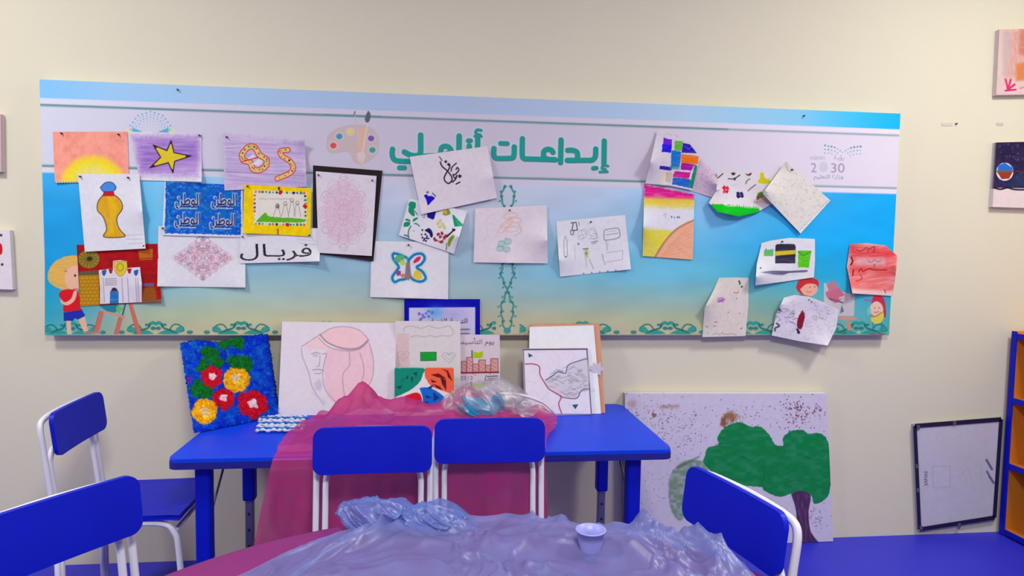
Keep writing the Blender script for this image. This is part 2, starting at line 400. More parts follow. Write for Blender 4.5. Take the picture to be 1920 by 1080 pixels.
def banner_bg(X, Y):
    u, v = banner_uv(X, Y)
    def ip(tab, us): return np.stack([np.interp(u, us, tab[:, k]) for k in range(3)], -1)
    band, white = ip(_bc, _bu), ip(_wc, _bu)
    vi = np.clip(np.interp(v, _vs, np.arange(len(_vs))), 0, len(_vs)-1.001); k = vi.astype(int); f = (vi-k)[:, None]
    rows = np.stack([ip(_T[q], _us) for q in range(len(_vs))])
    a = np.arange(len(u)); pic = rows[k, a]*(1-f)+rows[k+1, a]*f
    pic = pic*(1+.09*np.clip(np.minimum((u-.05)/.1, (.85-u)/.12), 0, 1))[:, None]
    cl = vnoise(X/90+Y/50, Y/34, 11)*.6+vnoise(X/35, Y/14, 12)*.4
    pic = pic*(1+(cl[:, None]-.5)*.09)
    teal = np.where((u > .8)[:, None], C3((160, 178, 186)), C3((112, 152, 160)))
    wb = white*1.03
    s = .45/440
    def st(e): return np.clip((v-e)/(2*s)+.5, 0, 1)[:, None]
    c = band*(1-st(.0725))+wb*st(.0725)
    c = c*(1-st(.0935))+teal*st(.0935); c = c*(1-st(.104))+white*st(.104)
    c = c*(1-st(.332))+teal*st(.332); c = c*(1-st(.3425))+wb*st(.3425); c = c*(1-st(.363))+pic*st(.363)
    return c
ban = empty('display_board', (float(W(880, 400)[0]), 0, float(W(880, 629)[2])), 'long printed sky-blue board with teal heading hung across the cream wall', 'board')
MI = Matrix.Translation(-ban.location)
def under(o, root):
    o.parent = root; o.matrix_parent_inverse = Matrix.Translation(-Vector(root.location)); return o
nu, nv = 420, 260
G, u, v = coons([TL, TR], [TR, BR], [BL, BR], [TL, BL], nu, nv)
# rows bunched around the printed lines
P = W(G[..., 0], G[..., 1], BF)
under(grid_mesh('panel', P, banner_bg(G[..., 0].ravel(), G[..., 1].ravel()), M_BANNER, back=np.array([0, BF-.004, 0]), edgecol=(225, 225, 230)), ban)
def printed(name, x0, y0, x1, y1, paint, dens=1.2, label=None, layer=0):
    nu, nv = int((x1-x0)*dens), int((y1-y0)*dens)
    X, Y = np.meshgrid(np.linspace(x0, x1, nu), np.linspace(y0, y1, nv))
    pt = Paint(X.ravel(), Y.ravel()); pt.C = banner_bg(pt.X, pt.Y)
    paint(pt)
    o = under(grid_mesh(name, W(X, Y, BF+.0002+.0001*layer), pt.C, M_BANNER), ban)
    if label: o['label'] = label
    return o
TEAL = (14, 160, 148); TDK = (70, 120, 128); GLOW = (190, 228, 228)
def heading(p):
    a = Z(910, 245, 8.); b = Z(720, 235, 8.727); S = []
    wd = 9.6
    def st(q, P, w=wd, sm=0, cl=False): S.append((bez(P, sm) if sm else P, w, cl))
    # word on the right
    st(a, a((1780, 150), (1775, 490)))                                              # alif
    st(a, a((1835, 525), (1770, 520), (1745, 560), (1800, 575)), 4.6, 5); st(a, a((1715, 615), (1825, 610)), 4.8)
    st(a, a((1652, 270), (1645, 380), (1600, 435), (1520, 440), (1240, 440)), wd, 5)
    st(a, a((1232, 290), (1310, 290), (1370, 320), (1378, 400), (1350, 440), (1225, 440)), wd, 5)
    st(a, a((1615, 560), (1660, 556)), 8)
    st(a, a((1132, 135), (1124, 475)))
    st(a, a((1010, 320), (985, 285), (930, 275), (880, 300), (868, 360), (890, 400), (940, 425), (1045, 432)), wd, 5)
    st(a, a((552, 115), (550, 360), (580, 415), (660, 420), (1040, 430)), wd, 5)
    st(a, a((125, 262), (122, 350), (150, 405), (220, 412), (360, 410), (415, 395), (428, 330), (430, 238)), wd, 5)
    st(a, a((225, 185), (325, 190)), 8.5)
    # word on the left
    st(b, b((1528, 190), (1528, 420)), 9.6); st(b, b((1585, 75), (1520, 70), (1495, 110), (1525, 140), (1570, 150)), 5, 5); st(b, b((1480, 170), (1590, 175)), 4.4)
    st(b, b((1375, 245), (1412, 245)), 8.4); st(b, b((1390, 330), (1390, 480), (1230, 500)), 9.6)
    st(b, b((1225, 170), (1222, 470), (1100, 480)), 10)
    st(b, b((920, 440), (940, 360), (1000, 335), (1060, 355), (1090, 420), (1000, 470)), 9.4, 5)
    st(b, b((595, 155), (592, 440), (540, 490), (430, 480), (330, 430)), 10, 4)
    st(b, b((1000, 480), (600, 500)), 9)
    st(b, b((135, 385), (130, 470), (160, 550), (250, 580), (430, 580), (520, 540), (430, 480)), 9.6, 5)
    st(b, b((250, 690), (330, 690)), 9)
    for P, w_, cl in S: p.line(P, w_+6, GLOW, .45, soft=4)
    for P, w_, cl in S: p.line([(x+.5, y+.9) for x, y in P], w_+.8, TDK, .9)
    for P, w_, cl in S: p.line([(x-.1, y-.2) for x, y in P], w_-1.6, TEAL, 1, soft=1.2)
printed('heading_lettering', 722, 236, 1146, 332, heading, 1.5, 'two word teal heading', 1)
def palette(p):
    z = Z(400, 180, 4)
    body = bez(z((850, 370), (860, 300), (920, 250), (1010, 222), (1110, 218), (1190, 245), (1240, 320), (1235, 420), (1180, 480), (1110, 508), (1055, 490), (1030, 440), (1000, 415), (940, 425), (890, 430), (855, 405), (850, 370)), 5)
    p.fill(body, (205, 186, 180), .85); p.line(body, 1, (196, 180, 178), .8)
    p.fill(z((1070, 240), (1150, 240), (1140, 400), (1130, 480), (1075, 480), (1080, 380)), (228, 186, 160), .9, soft=4)
    p.fill(bez(z((1075, 430), (1090, 490), (1120, 500), (1140, 440), (1110, 420), (1075, 430)), 4), (220, 208, 216), .9)
    for x, y, c in ((900, 372, (226, 74, 84)), (945, 303, (60, 150, 190)), (1028, 268, (232, 218, 110)), (1183, 318, (118, 84, 180)), (1193, 405, (36, 168, 150))):
        x, y = z((x, y))[0]; p.ell(x, y, 8.6, 8, (222, 205, 212), .8, soft=3); p.ell(x, y, 6, 5.4, c, .95, soft=2)
    p.line(z((1055, 125), (1080, 250), (1100, 400)), 2.2, (205, 196, 204), smooth=4); p.line(z((1062, 118), (1055, 150)), 3, (140, 135, 150))
    p.line(z((1160, 180), (1120, 420), (1110, 540)), 3, (232, 205, 186), smooth=4)
    p.fill(bez(z((1163, 108), (1180, 140), (1172, 185), (1152, 200), (1136, 178), (1146, 140), (1163, 108)), 4), (96, 98, 112))
    p.line(z((1105, 480), (1115, 545)), 4, (226, 190, 170), .7)
printed('palette_print', 606, 204, 716, 320, palette, 1.3, 'painter palette with two brushes', 1)
def emblem(p):
    cx, cy = 282, 247
    for r, n, col, s in ((36, 15, (90, 168, 214), 1.5), (31, 15, (120, 186, 222), 1.2), (26, 13, (110, 180, 218), 1.3), (21, 11, (140, 196, 226), 1.1), (16, 9, (150, 200, 226), 1.), (11, 7, (170, 208, 226), .9)):
        for k in range(n):
            a = PI*(k+.5)/n; rr = r*(1+.1*abs(math.sin(a*5))); p.dots([(cx-rr*math.cos(a), cy-rr*.95*math.sin(a))], s, col, .95)
    for sx in (-1, 1):
        p.fill([(cx+sx*34, cy-8), (cx+sx*16, cy), (cx+sx*14, cy+4), (cx+sx*34, cy+2)], (78, 176, 214), .9, soft=3)
        p.ell(cx+sx*42, cy, 5, 6, (226, 232, 160), .7, soft=4)
printed('dotted_emblem', 232, 204, 334, 262, emblem, 1.3, 'blue dotted palm crown', 1)
def logo(p):
    z = Z(1500, 255, 12)
    rows = [[(565, 212, 2.2), (640, 230, 2), (710, 240, 2.3), (780, 258, 1.8), (845, 292, 1.4), (905, 330, 1.6), (962, 368, 1.2), (1022, 330, 1.5), (1082, 295, 1.5), (1148, 268, 2.1), (1220, 252, 2.4), (1292, 242, 2.1), (1362, 238, 2.4)],
            [(565, 303, 1.7), (640, 305, 1.8), (710, 322, 1.6), (780, 346, 1.5), (842, 378, 1.4), (1078, 385, 1.4), (1145, 352, 1.6), (1212, 335, 1.7), (1290, 326, 1.7), (1360, 324, 1.4)],
            [(560, 382, 1.5), (640, 382, 1.3), (710, 400, 1.1), (1130, 435, 1.2), (1200, 418, 1.3), (1282, 404, 1.3), (1360, 404, 1.3)]]
    for k, r in enumerate(rows):
        for x, y, s in r:
            x, y = z((x, y))[0]; p.dots([(x, y)], s+.5, (196, 228, 230), .6); p.dots([(x, y)], s*.8, (96, 142, 150) if s > 1.7 else (140, 160, 172), .9)
    g = (166, 160, 180)
    p.text('VISION', *z((385, 535))[0], 9, (176, 172, 192)); p.text('رؤيـة', *z((880, 530))[0], 12, (176, 172, 192), .9)
    p.text('2', *z((308, 815))[0], 25, g, .95, bold=.5); p.text('30', *z((850, 822))[0], 25, g, 1.12, bold=.5)
    for r, n in ((8.5, 16), (5.5, 11), (2.5, 6)):
        for k in range(n): p.dots([(1544+r*math.cos(2*PI*k/n)*.86, 313+r*math.sin(2*PI*k/n))], .9, (160, 172, 182), .85)
    p.text('وزارة التعليم', *z((640, 955))[0], 10.5, (160, 166, 180), 1.12)
printed('emblem_lettering', 1512, 262, 1624, 342, logo, 1.5, 'grey emblem reading VISION 2030', 1)
GR, GD = (60, 166, 150), (40, 120, 116)
def scroll(p, cx, by, s=1., dark=0.):
    g, d = (44, 160, 146), (30, 112, 110)
    for q in (-1, 1):
        def t(*P): return [(cx+q*x*s, by-y*s) for x, y in P]
        p.fill(bez(t((3, 1), (12, 6), (24, 9), (36, 6), (44, 1), (26, 0), (3, 1)), 4), g, .9)
        p.fill(bez(t((0, 23), (6, 25), (12, 22), (15, 16), (11, 13), (8, 18), (3, 18), (0, 16), (0, 23)), 4), g, .9); p.ell(cx+q*17*s, by-18*s, 3.4*s, 2.6*s, d, .7)
        p.fill(bez(t((0, 13), (6, 15), (10, 11), (5, 8), (0, 10), (0, 13)), 3), d, .75)
        p.line(t((11, 19), (15, 12), (24, 9), (38, 4)), 3.4, d, .85, smooth=4)
        p.line(t((26, 8), (30, 15), (37, 19), (47, 16), (53, 8), (46, 5)), 2.5, d, .85, smooth=4)
        p.fill(bez(t((34, 4), (42, 14), (53, 14), (50, 4), (34, 4)), 4), g, .85)
        p.ell(cx+q*64*s, by-4*s, 6*s, 3.6*s, d, .7); p.ell(cx+q*63*s, by-4.5*s, 3*s, 2*s, g, .9)
    p.ell(cx, by-4*s, 4*s, 2.4*s, (216, 202, 158), .7); p.line([(cx-5*s, by-21*s), (cx+5*s, by-21*s)], 2.8, g, .9)
def border(p):
    for k in range(11): scroll(p, 132+k*160, 627, 1.)
    p.line([(88, 628.6), (1668, 628.2)], 1.6, (150, 120, 100), .8)
printed('scroll_border', 90, 599, 1666, 628.3, border, 1.1, 'row of green scrolls along the lower edge', 1)
def column(p):
    for q in (-1, 1):
        ys = np.arange(348, 618, 3.); wv = np.interp(ys, [345, 352, 370, 388, 410, 443, 470, 492, 515, 545, 575, 600, 618], [4, 8, 13, 6.5, 10, 1, 6, 8, 12.5, 0, 12, 9, 5])+1.2*np.sin(ys/3.)
        P = np.stack([951.5+q*wv-.006*(ys-480), ys], 1)
        p.line(P, 3.4, (66, 142, 136), .9)
        for k in range(0, len(ys), 3):
            x, y = P[k]; o = 1 if (k//3) % 2 else -.5
            p.ell(x+q*o*4.5, y+2, 2.6, 1.7, (52, 150, 138), .85, q*.6)
        p.dots(P[1::6], 2.1, (40, 116, 112), .8)
    p.ell(951, 620, 7, 6, (60, 150, 160), .9)
printed('scroll_column', 930, 345, 974, 627, column, 1.3, 'upright green scrolls dividing the board', 2)
SKIN = (242, 190, 160); HAIR = (242, 186, 86)
def boy(p):
    z = Z(60, 460, 6)
    for P in (((1090, 660), (1130, 660), (1235, 1000), (1180, 1000)), ((760, 740), (815, 740), (750, 990), (690, 980)), ((985, 780), (1030, 790), (975, 1000), (925, 1000))):
        p.fill(z(*P), (214, 116, 100)); p.line(z(P[0], P[3]), 1.2, (176, 84, 80), .8)
    p.line(z((810, 750), (1040, 810)), 4, (220, 150, 130)); p.fill(z((740, 670), (950, 660), (1000, 700), (930, 760), (840, 740)), (38, 136, 156)); p.blob(*z((975, 720))[0], 7, (110, 190, 110)); p.line(z((1050, 660), (1020, 780)), 3, (70, 90, 110))
    p.fill(bez(z((175, 370), (190, 280), (260, 180), (400, 120), (520, 122), (560, 200), (540, 300), (470, 420), (380, 500), (290, 480), (200, 420), (175, 370)), 5), HAIR, rough=.6, tex=.15)
    p.fill(bez(z((390, 270), (470, 230), (560, 240), (575, 400), (520, 500), (430, 505), (380, 440), (370, 340), (390, 270)), 5), SKIN); p.ell(*z((485, 340))[0], 2, 2.4, (50, 36, 34)); p.ell(*z((380, 290))[0], 3, 2, (214, 140, 84))
    p.line(z((470, 488), (520, 492)), 1.4, (190, 90, 80))
    p.fill(bez(z((300, 560), (320, 520), (380, 495), (440, 495), (520, 520), (545, 690), (555, 735), (450, 745), (355, 745), (350, 640), (300, 570)), 3), (226, 24, 40), rough=.4)
    p.fill(bez(z((320, 600), (370, 640), (440, 600), (470, 520), (505, 520), (480, 620), (400, 675), (330, 650), (320, 600)), 4), SKIN)
    p.fill(z((355, 755), (560, 725), (600, 790), (520, 835), (480, 820), (460, 850), (358, 850)), (34, 50, 176), rough=.4)
    p.fill(z((385, 850), (435, 850), (445, 1000), (395, 1000)), (238, 192, 164)); p.fill(z((520, 835), (595, 800), (630, 960), (590, 990)), (236, 192, 160)); p.line(z((590, 980), (700, 985)), 5, (200, 130, 120), .8)
printed('boy_print', 84, 470, 274, 628.3, lambda p: (scroll(p, 132, 627, .95), scroll(p, 292, 627, 1.), boy(p)), 1.3, 'fair haired boy in red painting at an easel', 2)
def girls(p):
    z = Z(1280, 420, 4); y = Z(1440, 540, 8)
    p.fill(z((1060, 440), (1270, 540), (1280, 690), (1150, 690), (1060, 600)), (206, 202, 208)); p.fill(y((840, 0), (1300, 100), (1290, 420), (1040, 420)), (204, 196, 200))
    p.blob(*z((1140, 530))[0], 14, (206, 110, 138), j=.3, rough=1); p.blob(*z((1120, 470))[0], 9, (190, 130, 150)); p.line(z((1100, 560), (1200, 590)), 3, (120, 90, 130)); p.fill(y((1105, 250), (1140, 350), (1080, 380)), (96, 122, 140)); p.line(y((1080, 150), (1200, 110)), 4, (232, 178, 186), smooth=0)
    p.fill(y((1065, 430), (1330, 440), (1330, 480), (1065, 478)), (222, 152, 134)); p.fill(y((1180, 480), (1225, 480), (1260, 630), (1190, 640)), (216, 146, 116))
    p.fill(bez(z((850, 470), (870, 425), (930, 405), (1000, 412), (1022, 450), (1000, 500), (960, 540), (900, 530), (860, 500), (850, 470)), 4), (206, 50, 56)); p.fill(bez(z((880, 490), (930, 450), (1000, 455), (1010, 500), (970, 540), (915, 535), (880, 490)), 4), (246, 178, 160)); p.dots(z((955, 475), (990, 472)), 1, (80, 50, 50)); p.line(z((930, 505), (950, 515), (965, 505)), .9, (190, 90, 90)); p.line(z((880, 530), (960, 548)), 2, (110, 100, 90))
    p.fill(bez(y((1550, 230), (1570, 150), (1640, 110), (1720, 130), (1760, 230), (1770, 420), (1730, 430), (1700, 300), (1600, 250), (1550, 230)), 4), (196, 50, 88)); p.ell(*y((1640, 130))[0], 8, 5, (220, 40, 60))
    p.fill(bez(y((1530, 360), (1540, 260), (1620, 200), (1700, 240), (1730, 330), (1690, 400), (1600, 420), (1530, 360)), 4), (240, 200, 178)); p.dots(y((1600, 300), (1665, 300)), 1, (70, 60, 60)); p.line(y((1590, 360), (1620, 372), (1660, 350)), 1.3, (200, 80, 90)); p.ell(*y((1520, 350))[0], 4, 9, (150, 200, 200), .7)
    p.fill(bez(y((1545, 440), (1620, 430), (1720, 360), (1735, 440), (1690, 520), (1600, 535), (1550, 490), (1545, 440)), 4), (226, 210, 84)); p.line(y((1520, 400), (1600, 430), (1700, 370)), 2, (190, 120, 90), smooth=4)
    for x in (1575, 1705): p.line(y((x, 520), (x, 650)), 1.5, (60, 120, 130)); p.line(y((x-40, 690), (x+40, 700)), 4, (150, 96, 110))
    p.line(y((1450, 180), (1560, 190)), 3, (180, 90, 170)); 
printed('girls_print', 1488, 516, 1666, 627.5, lambda p: (scroll(p, 1610, 627, 1.), scroll(p, 1530, 627, .8), girls(p)), 1.3, 'two red haired girls beside an easel', 2)
for q in ((333, 168), (1508, 217)):
    o = pin(*q, BF, None, M_PIN, .0034); o.name = 'screw'; under(o, ban)

# ------------------------------------------------------------------ drawings pinned on the board
INK = (58, 50, 66)
def a_sun(p):
    p.C[:] = C3((250, 160, 140)); p.grain(.05, 14, 4)
    cx, cy = 174, 345
    for r, c in ((62, (252, 188, 120)), (58, (250, 226, 40)), (47, (246, 232, 60)), (38, (240, 226, 120)), (26, (236, 220, 140))): p.ell(cx, cy, r, r*.9, c, .85, soft=9, tex=.1)
    p.line([(100, 341), (145, 342)], 3, (222, 214, 190)); p.dots([(104+5*k, 341.5) for k in range(9)], 1.1, (120, 110, 100))
sheet('sun_drawing', 'salmon pink sheet with a rising yellow half sun', [(99, 247), (239, 247), (242, 341), (103, 343)], 1, [(0, 1, .006, .4)], a_sun, pins=[(115, 250), (222, 252)])
def a_star(p):
    p.fill([(246, 253), (374, 254), (373, 332), (262, 328)], (168, 124, 206), .75, soft=14, rough=3, tex=.35, sc=(26, 2.4), seed=4)
    p.fill([(265, 272), (372, 262), (370, 300), (264, 318)], (134, 84, 190), .55, soft=22, tex=.6, sc=(30, 2.4), seed=8)
    z = Z(0, 130, 4); S = z((1283, 535), (1305, 625), (1432, 650), (1310, 690), (1297, 775), (1262, 700), (1125, 738), (1205, 660), (1150, 568), (1252, 610))
    p.fill(S, (232, 208, 40), rough=.5, tex=.15); p.line(S, 2.2, (60, 40, 60), closed=True)
    for k in (0, 2, 4, 6, 8):
        c = S[k]; a, b = S[k-1], S[(k+1) % 10]; p.fill([c, (c[0]*.68+a[0]*.32, c[1]*.68+a[1]*.32), (c[0]*.68+b[0]*.32, c[1]*.68+b[1]*.32)], (56, 30, 70))
sheet('star_drawing', 'purple shaded sheet with one yellow five pointed star', [(243, 247), (378, 250), (378, 341), (262, 338)], 1, [(1, 1, .02, .6)], a_star, pins=[(374, 254)])
def a_snake(p):
    p.fill([(418, 252), (570, 268), (574, 348), (422, 354)], (176, 148, 206), .55, soft=10, rough=4, tex=.8, sc=(40, 2.6), ang=.06, seed=6)
    p.line([(425, 322), (570, 330)], 2, (140, 110, 176), .5); p.line([(424, 278), (452, 276)], 1.4, (140, 110, 176), .5)
    z = Z(400, 180, 4)
    def ring(P, w, cl):
        B = bez(P+([P[0]] if cl else []), 7); p.line(B, w+3.4, (214, 40, 66)); p.line(B, w, (232, 206, 120))
        g = random.Random(len(P))
        for k in range(2, len(B)-1, 3): p.dots([B[k]+np.array([g.uniform(-1.5, 1.5), g.uniform(-1.5, 1.5)])], g.uniform(1.1, 2.1), [(50, 60, 40), (226, 120, 50), (60, 150, 90), (210, 50, 60)][k % 4])
    ring(z((225, 485), (215, 440), (260, 385), (310, 385), (345, 440), (395, 475), (395, 520), (350, 555), (300, 550), (275, 500)), 8, True)
    p.fill(z((255, 470), (300, 435), (320, 455), (280, 480)), (230, 222, 230)); p.fill(z((290, 510), (340, 470), (375, 490), (340, 525)), (232, 224, 232)); p.line(z((215, 492), (330, 462)), 2, (214, 40, 66))
    ring(z((560, 405), (505, 412), (515, 450), (575, 490), (600, 540), (570, 580), (480, 620)), 7, False)
sheet('snake_letters_drawing', 'lilac striped sheet with two patterned snake shaped letters', [(417, 246), (571, 262), (575, 350), (421, 357)], 3, [(1, 0, .02, .4), (1, .7, .012, .5)], a_snake, pins=[(425, 257)], base=(216, 204, 228))
def a_vase(p):
    z = Z(0, 130, 4)
    body = bez(z((775, 940), (850, 940), (905, 985), (918, 1045), (880, 1105), (880, 1160), (905, 1210), (935, 1255), (780, 1258), (800, 1200), (775, 1110), (732, 1060), (735, 995), (775, 940)), 4)
    p.fill(body, (226, 166, 24), rough=.4, tex=.2, ang=1.2); p.line(body, 1.6, (70, 56, 50))
    p.fill(z((800, 950), (850, 960), (885, 1050), (850, 1150), (860, 1240), (810, 1240), (830, 1120)), (240, 196, 30), .7, soft=6)
    p.fill(z((775, 918), (855, 918), (860, 950), (772, 952)), (196, 30, 46)); t = bez(z((752, 885), (790, 850), (840, 848), (870, 885), (845, 915), (775, 915), (752, 885)), 4); p.fill(t, (76, 140, 226)); p.line(t, 1.4, (60, 50, 90))
    for k, yy in enumerate((441, 449, 457)): p.line([(232+4*k, yy), (268, yy-1)], .9, (150, 140, 160), .6)
sheet('vase_drawing', 'white sheet with a tall yellow vase under a blue stopper', [(146, 326), (261, 326), (273, 466), (159, 472)], 3, [(1, .5, .018, .5), (1, 1, .01, .4)], a_vase, pins=[(150, 331), (240, 333), (270, 461)])
def a_fort(p):
    p.C[:] = C3((176, 18, 26)); p.grain(.08, 8)
    z = Z(60, 460, 6)
    p.ell(*z((640, 155))[0], 20, 17, (150, 132, 40))
    for k in range(14): a = 2*PI*k/14; c = z((640, 155))[0]; p.line([c, (c[0]+18*math.cos(a), c[1]+15*math.sin(a))], 1, (70, 60, 30), .9)
    p.ell(*z((650, 150))[0], 5, 4, (60, 44, 34))
    p.fill(z((1195, 60), (1360, 40), (1355, 160), (1210, 165)), (196, 104, 28)); p.line(z((1210, 150), (1350, 145)), 1.2, (110, 50, 20))
    p.fill(z((520, 300), (740, 280), (745, 335), (525, 340)), (98, 92, 62))
    p.fill(z((525, 340), (750, 335), (760, 690), (540, 690)), (204, 150, 22))
    for r in range(9):
        y = 350+r*40; p.line(z((525, y), (758, y-5)), .9, (140, 96, 20), .9)
        for q in range(5): x = 545+q*46+(r % 2)*22; p.line(z((x, y), (x, y+38)), .9, (140, 96, 20), .8)
    p.fill(z((1240, 480), (1390, 470), (1400, 620), (1240, 650)), (150, 84, 26), tex=.2); p.fill(z((1235, 430), (1370, 425), (1370, 460), (1240, 465)), (96, 100, 130))
    p.fill(z((1240, 320), (1400, 320), (1400, 380), (1240, 390)), (150, 26, 26)); p.line(z((1380, 500), (1440, 500), (1440, 600)), 1.2, (120, 16, 20))
    p.fill(z((1240, 625), (1460, 605), (1460, 650), (1240, 665)), (140, 90, 60))
    p.line(z((512, 0), (535, 690)), 2, (90, 14, 30))
sheet('fort_drawing', 'dark red sheet with yellow brick wall and wheel', [(144, 459), (295, 457), (303, 566), (150, 574)], 1, [(1, 1, .012, .5)], a_fort)
def a_castle(p):
    z = Z(60, 460, 6); p.C[:] = C3((226, 222, 230))
    for x in (800, 1010, 1075, 1165, 1190): p.line(z((x, 370), (x+15, 640)), 1.7, (160, 152, 168), .8)
    p.line(z((770, 300), (790, 650)), 1.6, (226, 204, 150), .7)
    for x in (810, 1170): p.fill(bez(z((x-25, 285), (x+25, 275), (x+20, 320), (x, 345), (x-20, 325), (x-25, 285)), 3), (40, 96, 176))
    for x in (885, 1095): p.fill(z((x-28, 262), (x+28, 262), (x+12, 318), (x-8, 318)), (176, 24, 46))
    p.fill(bez(z((920, 185), (990, 175), (1065, 190), (1055, 290), (995, 350), (935, 290), (920, 185)), 3), (226, 206, 48)); p.line(bez(z((920, 185), (1065, 190), (1055, 290), (995, 350), (935, 290), (920, 185)), 3), 1.6, (214, 150, 110)); p.ell(*z((992, 245))[0], 6, 7, (150, 140, 40), wd=1.4)
    for q in range(4): p.line(z((825, 380+q*22), (950, 375+q*22)), 1.6, (150, 130, 140), .85)
    p.fill(z((878, 520), (905, 490), (950, 490), (975, 520), (975, 660), (875, 660)), (36, 118, 190), tex=.15); p.fill(bez(z((890, 515), (905, 480), (940, 478), (962, 512), (890, 515)), 3), (66, 44, 76))
z = Z(60, 460, 6)
sheet('castle_cutout', 'white castle cutout with yellow crest lying on the red fort sheet', None, 2, [(1, .5, .008, .6)], a_castle,
      edges=(z((750, 280), (840, 270), (860, 262), (910, 262), (912, 175), (990, 166), (1068, 180), (1072, 255), (1130, 250), (1215, 245)), z((1215, 245), (1235, 420), (1235, 640)), z((765, 660), (1235, 648)), z((750, 280), (765, 480), (765, 660))))
def a_word(p):
    p.fill([(311, 341), (452, 345), (452, 441), (309, 437)], (14, 96, 206), rough=1.2)
    i, m = p.cover([(312, 342), (451, 346), (451, 440), (310, 436)])
    p.mix(i, m*np.clip((vnoise(p.X[i]/9, p.Y[i]/7, 31)-.45)*2.4, 0, .7), (10, 120, 186)); p.mix(i, m*np.clip((vnoise(p.X[i]/5, p.Y[i]/4, 32)-.68)*3, 0, .75), (70, 160, 236)); p.mix(i, m*np.clip((vnoise(p.X[i]/6, p.Y[i]/5, 35)-.62)*2.6, 0, .6), (10, 66, 170))
    g = random.Random(5)
    for k in range(30):
        for P in ((318+k*4.4, 433+g.uniform(-3, 3)), (316+g.uniform(-2, 3), 350+k*2.8), (446+g.uniform(-3, 3), 352+k*2.8), (320+k*4.2, 349+g.uniform(-1, 3))):
            if g.random() < .45: p.line([P, (P[0]+g.uniform(-2, 3), P[1]+g.uniform(-1, 1))], 1.6, (110, 176, 240), .8)
    for x, y in ((352, 374), (420, 374), (351, 410), (417, 412)):
        for dx, dy, c, b in ((0, 0, (176, 206, 238), 4.5), (0, 0, (196, 196, 222), 2.2), (.6, .6, (34, 26, 70), .5)):
            p.text('الوطن', x+dx, y+10+dy, 30, c, .68, bold=b, a=.95)
        p.line([(x-17, y+16), (x+16, y+17)], 2.4, (190, 206, 236), .8); p.line([(x-14, y+13), (x+14, y+14)], 1.6, (34, 26, 70), .9)
sheet('blue_word_painting', 'deep blue painted sheet with one dark word lettered four times', [(309, 341), (455, 347), (455, 445), (304, 441)], 2, [(0, 0, .006, .3)], a_word, pins=[(305, 428), (455, 444)], base=(226, 224, 238))
def a_yellow(p):
    p.C[:] = C3((250, 214, 6)); p.grain(.03)
    z = Z(400, 180, 4); p.fill(z((300, 705), (700, 720), (700, 972), (305, 965)), (232, 228, 214))
    g = random.Random(3); cols = [(40, 40, 60), (40, 150, 150), (200, 30, 50), (60, 140, 60), (214, 110, 60), (60, 80, 160), (230, 200, 120)]
    for k in range(15):
        for P in ((318+k*26, 718+k*.8), (318+k*26, 958+k*.6)): p.blob(*z(P)[0], g.uniform(1.6, 3), g.choice(cols), seed=k)
    for k in range(7):
        for P in ((310, 745+k*30), (690, 750+k*30)): p.blob(*z(P)[0], g.uniform(1.5, 2.7), g.choice(cols), seed=k+20)
    for q in ((505, 722), (687, 830), (555, 965)): p.blob(*z(q)[0], 4, (206, 24, 44), seed=9)
    p.fill(bez(z((325, 935), (380, 880), (400, 880), (430, 905), (660, 920), (660, 948), (325, 945)), 3), (96, 186, 30), rough=.6)
    for cx, h in ((480, 70), (540, 85), (590, 110), (630, 90)):
        p.line(z((cx-28, 900), (cx-6, 900-h), (cx+8, 900-h), (cx+26, 905)), .9, (120, 116, 120), .85); p.ell(*z((cx, 892-h))[0], 3, 3.4, (110, 104, 112), wd=.9)
    p.blob(*z((485, 825))[0], 4, (90, 86, 96), a=.6)
    for k in range(12): p.line(z((345+k*20, 772), (355+k*20, 768+(k % 3)*4)), 1, (120, 116, 130), .8)
    for q in ((490, 690), (483, 1000), (483, 1025)): p.line(z(q, (q[0]+3, q[1]+16)), 2.6, (130, 70, 20))
sheet('yellow_border_drawing', 'bright yellow framed sheet with tiny people on a green hill', [(458, 346), (584, 353), (582, 443), (455, 437)], 4, [(0, 1, .01, .5)], a_yellow, pins=[(464, 349), (523, 352), (580, 441)])
def arabesque(p, cx, cy, f, n, c1, c2, w=1., seed=0, a=.75):
    g = random.Random(seed)
    for k in range(n):
        x, y = g.uniform(-1, 1), g.uniform(-1, 1)
        if not f(abs(x), abs(y), 1): continue
        s = g.uniform(.05, .11); t0 = g.uniform(0, 2*PI); ln = g.uniform(2.5, 5)
        for mx, my in ((1, 1), (-1, 1), (1, -1), (-1, -1)):
            P = []
            for q in range(7):
                t = t0+ln*q/6; r = s*(1-.09*q); P.append(f(mx*(x+r*math.cos(t)), my*(y+r*math.sin(t)), 0))
            p.line([(cx+u, cy+v) for u, v in P], w, c1 if k % 3 else c2, a)
def a_diamond(p):
    def f(x, y, test): return (x+y < .98) if test else (x*58, y*42)
    arabesque(p, 380.5, 484, f, 230, (226, 160, 180), (150, 132, 156), 1., 2, .7)
    p.line([(322, 484), (380, 441), (439, 484), (380, 526)], .9, (196, 150, 176), .5, closed=True)
    p.line([(368, 447), (378, 443), (392, 447)], 1.6, (130, 128, 138), .7, smooth=4)
sheet('diamond_ornament_drawing', 'white sheet with a pale pink diamond shaped ornament', [(297, 424), (460, 424), (460, 539), (295, 537)], 1, [(1, 1, .014, .7), (0, 1, .01, .5)], a_diamond)
def a_name(p):
    p.text('فريـال', 517, 481, 33, (40, 34, 44), 1.75)
    p.line([(562, 456), (592, 459)], 1, (180, 172, 186), .8); p.line([(558, 449), (594, 452)], .8, (180, 172, 186), .7)
sheet('name_sheet', 'narrow white sheet lettered with a single handwritten name', [(452, 425), (601, 428), (599, 490), (449, 494)], 3, [(1, 1, .022, .5)], a_name)
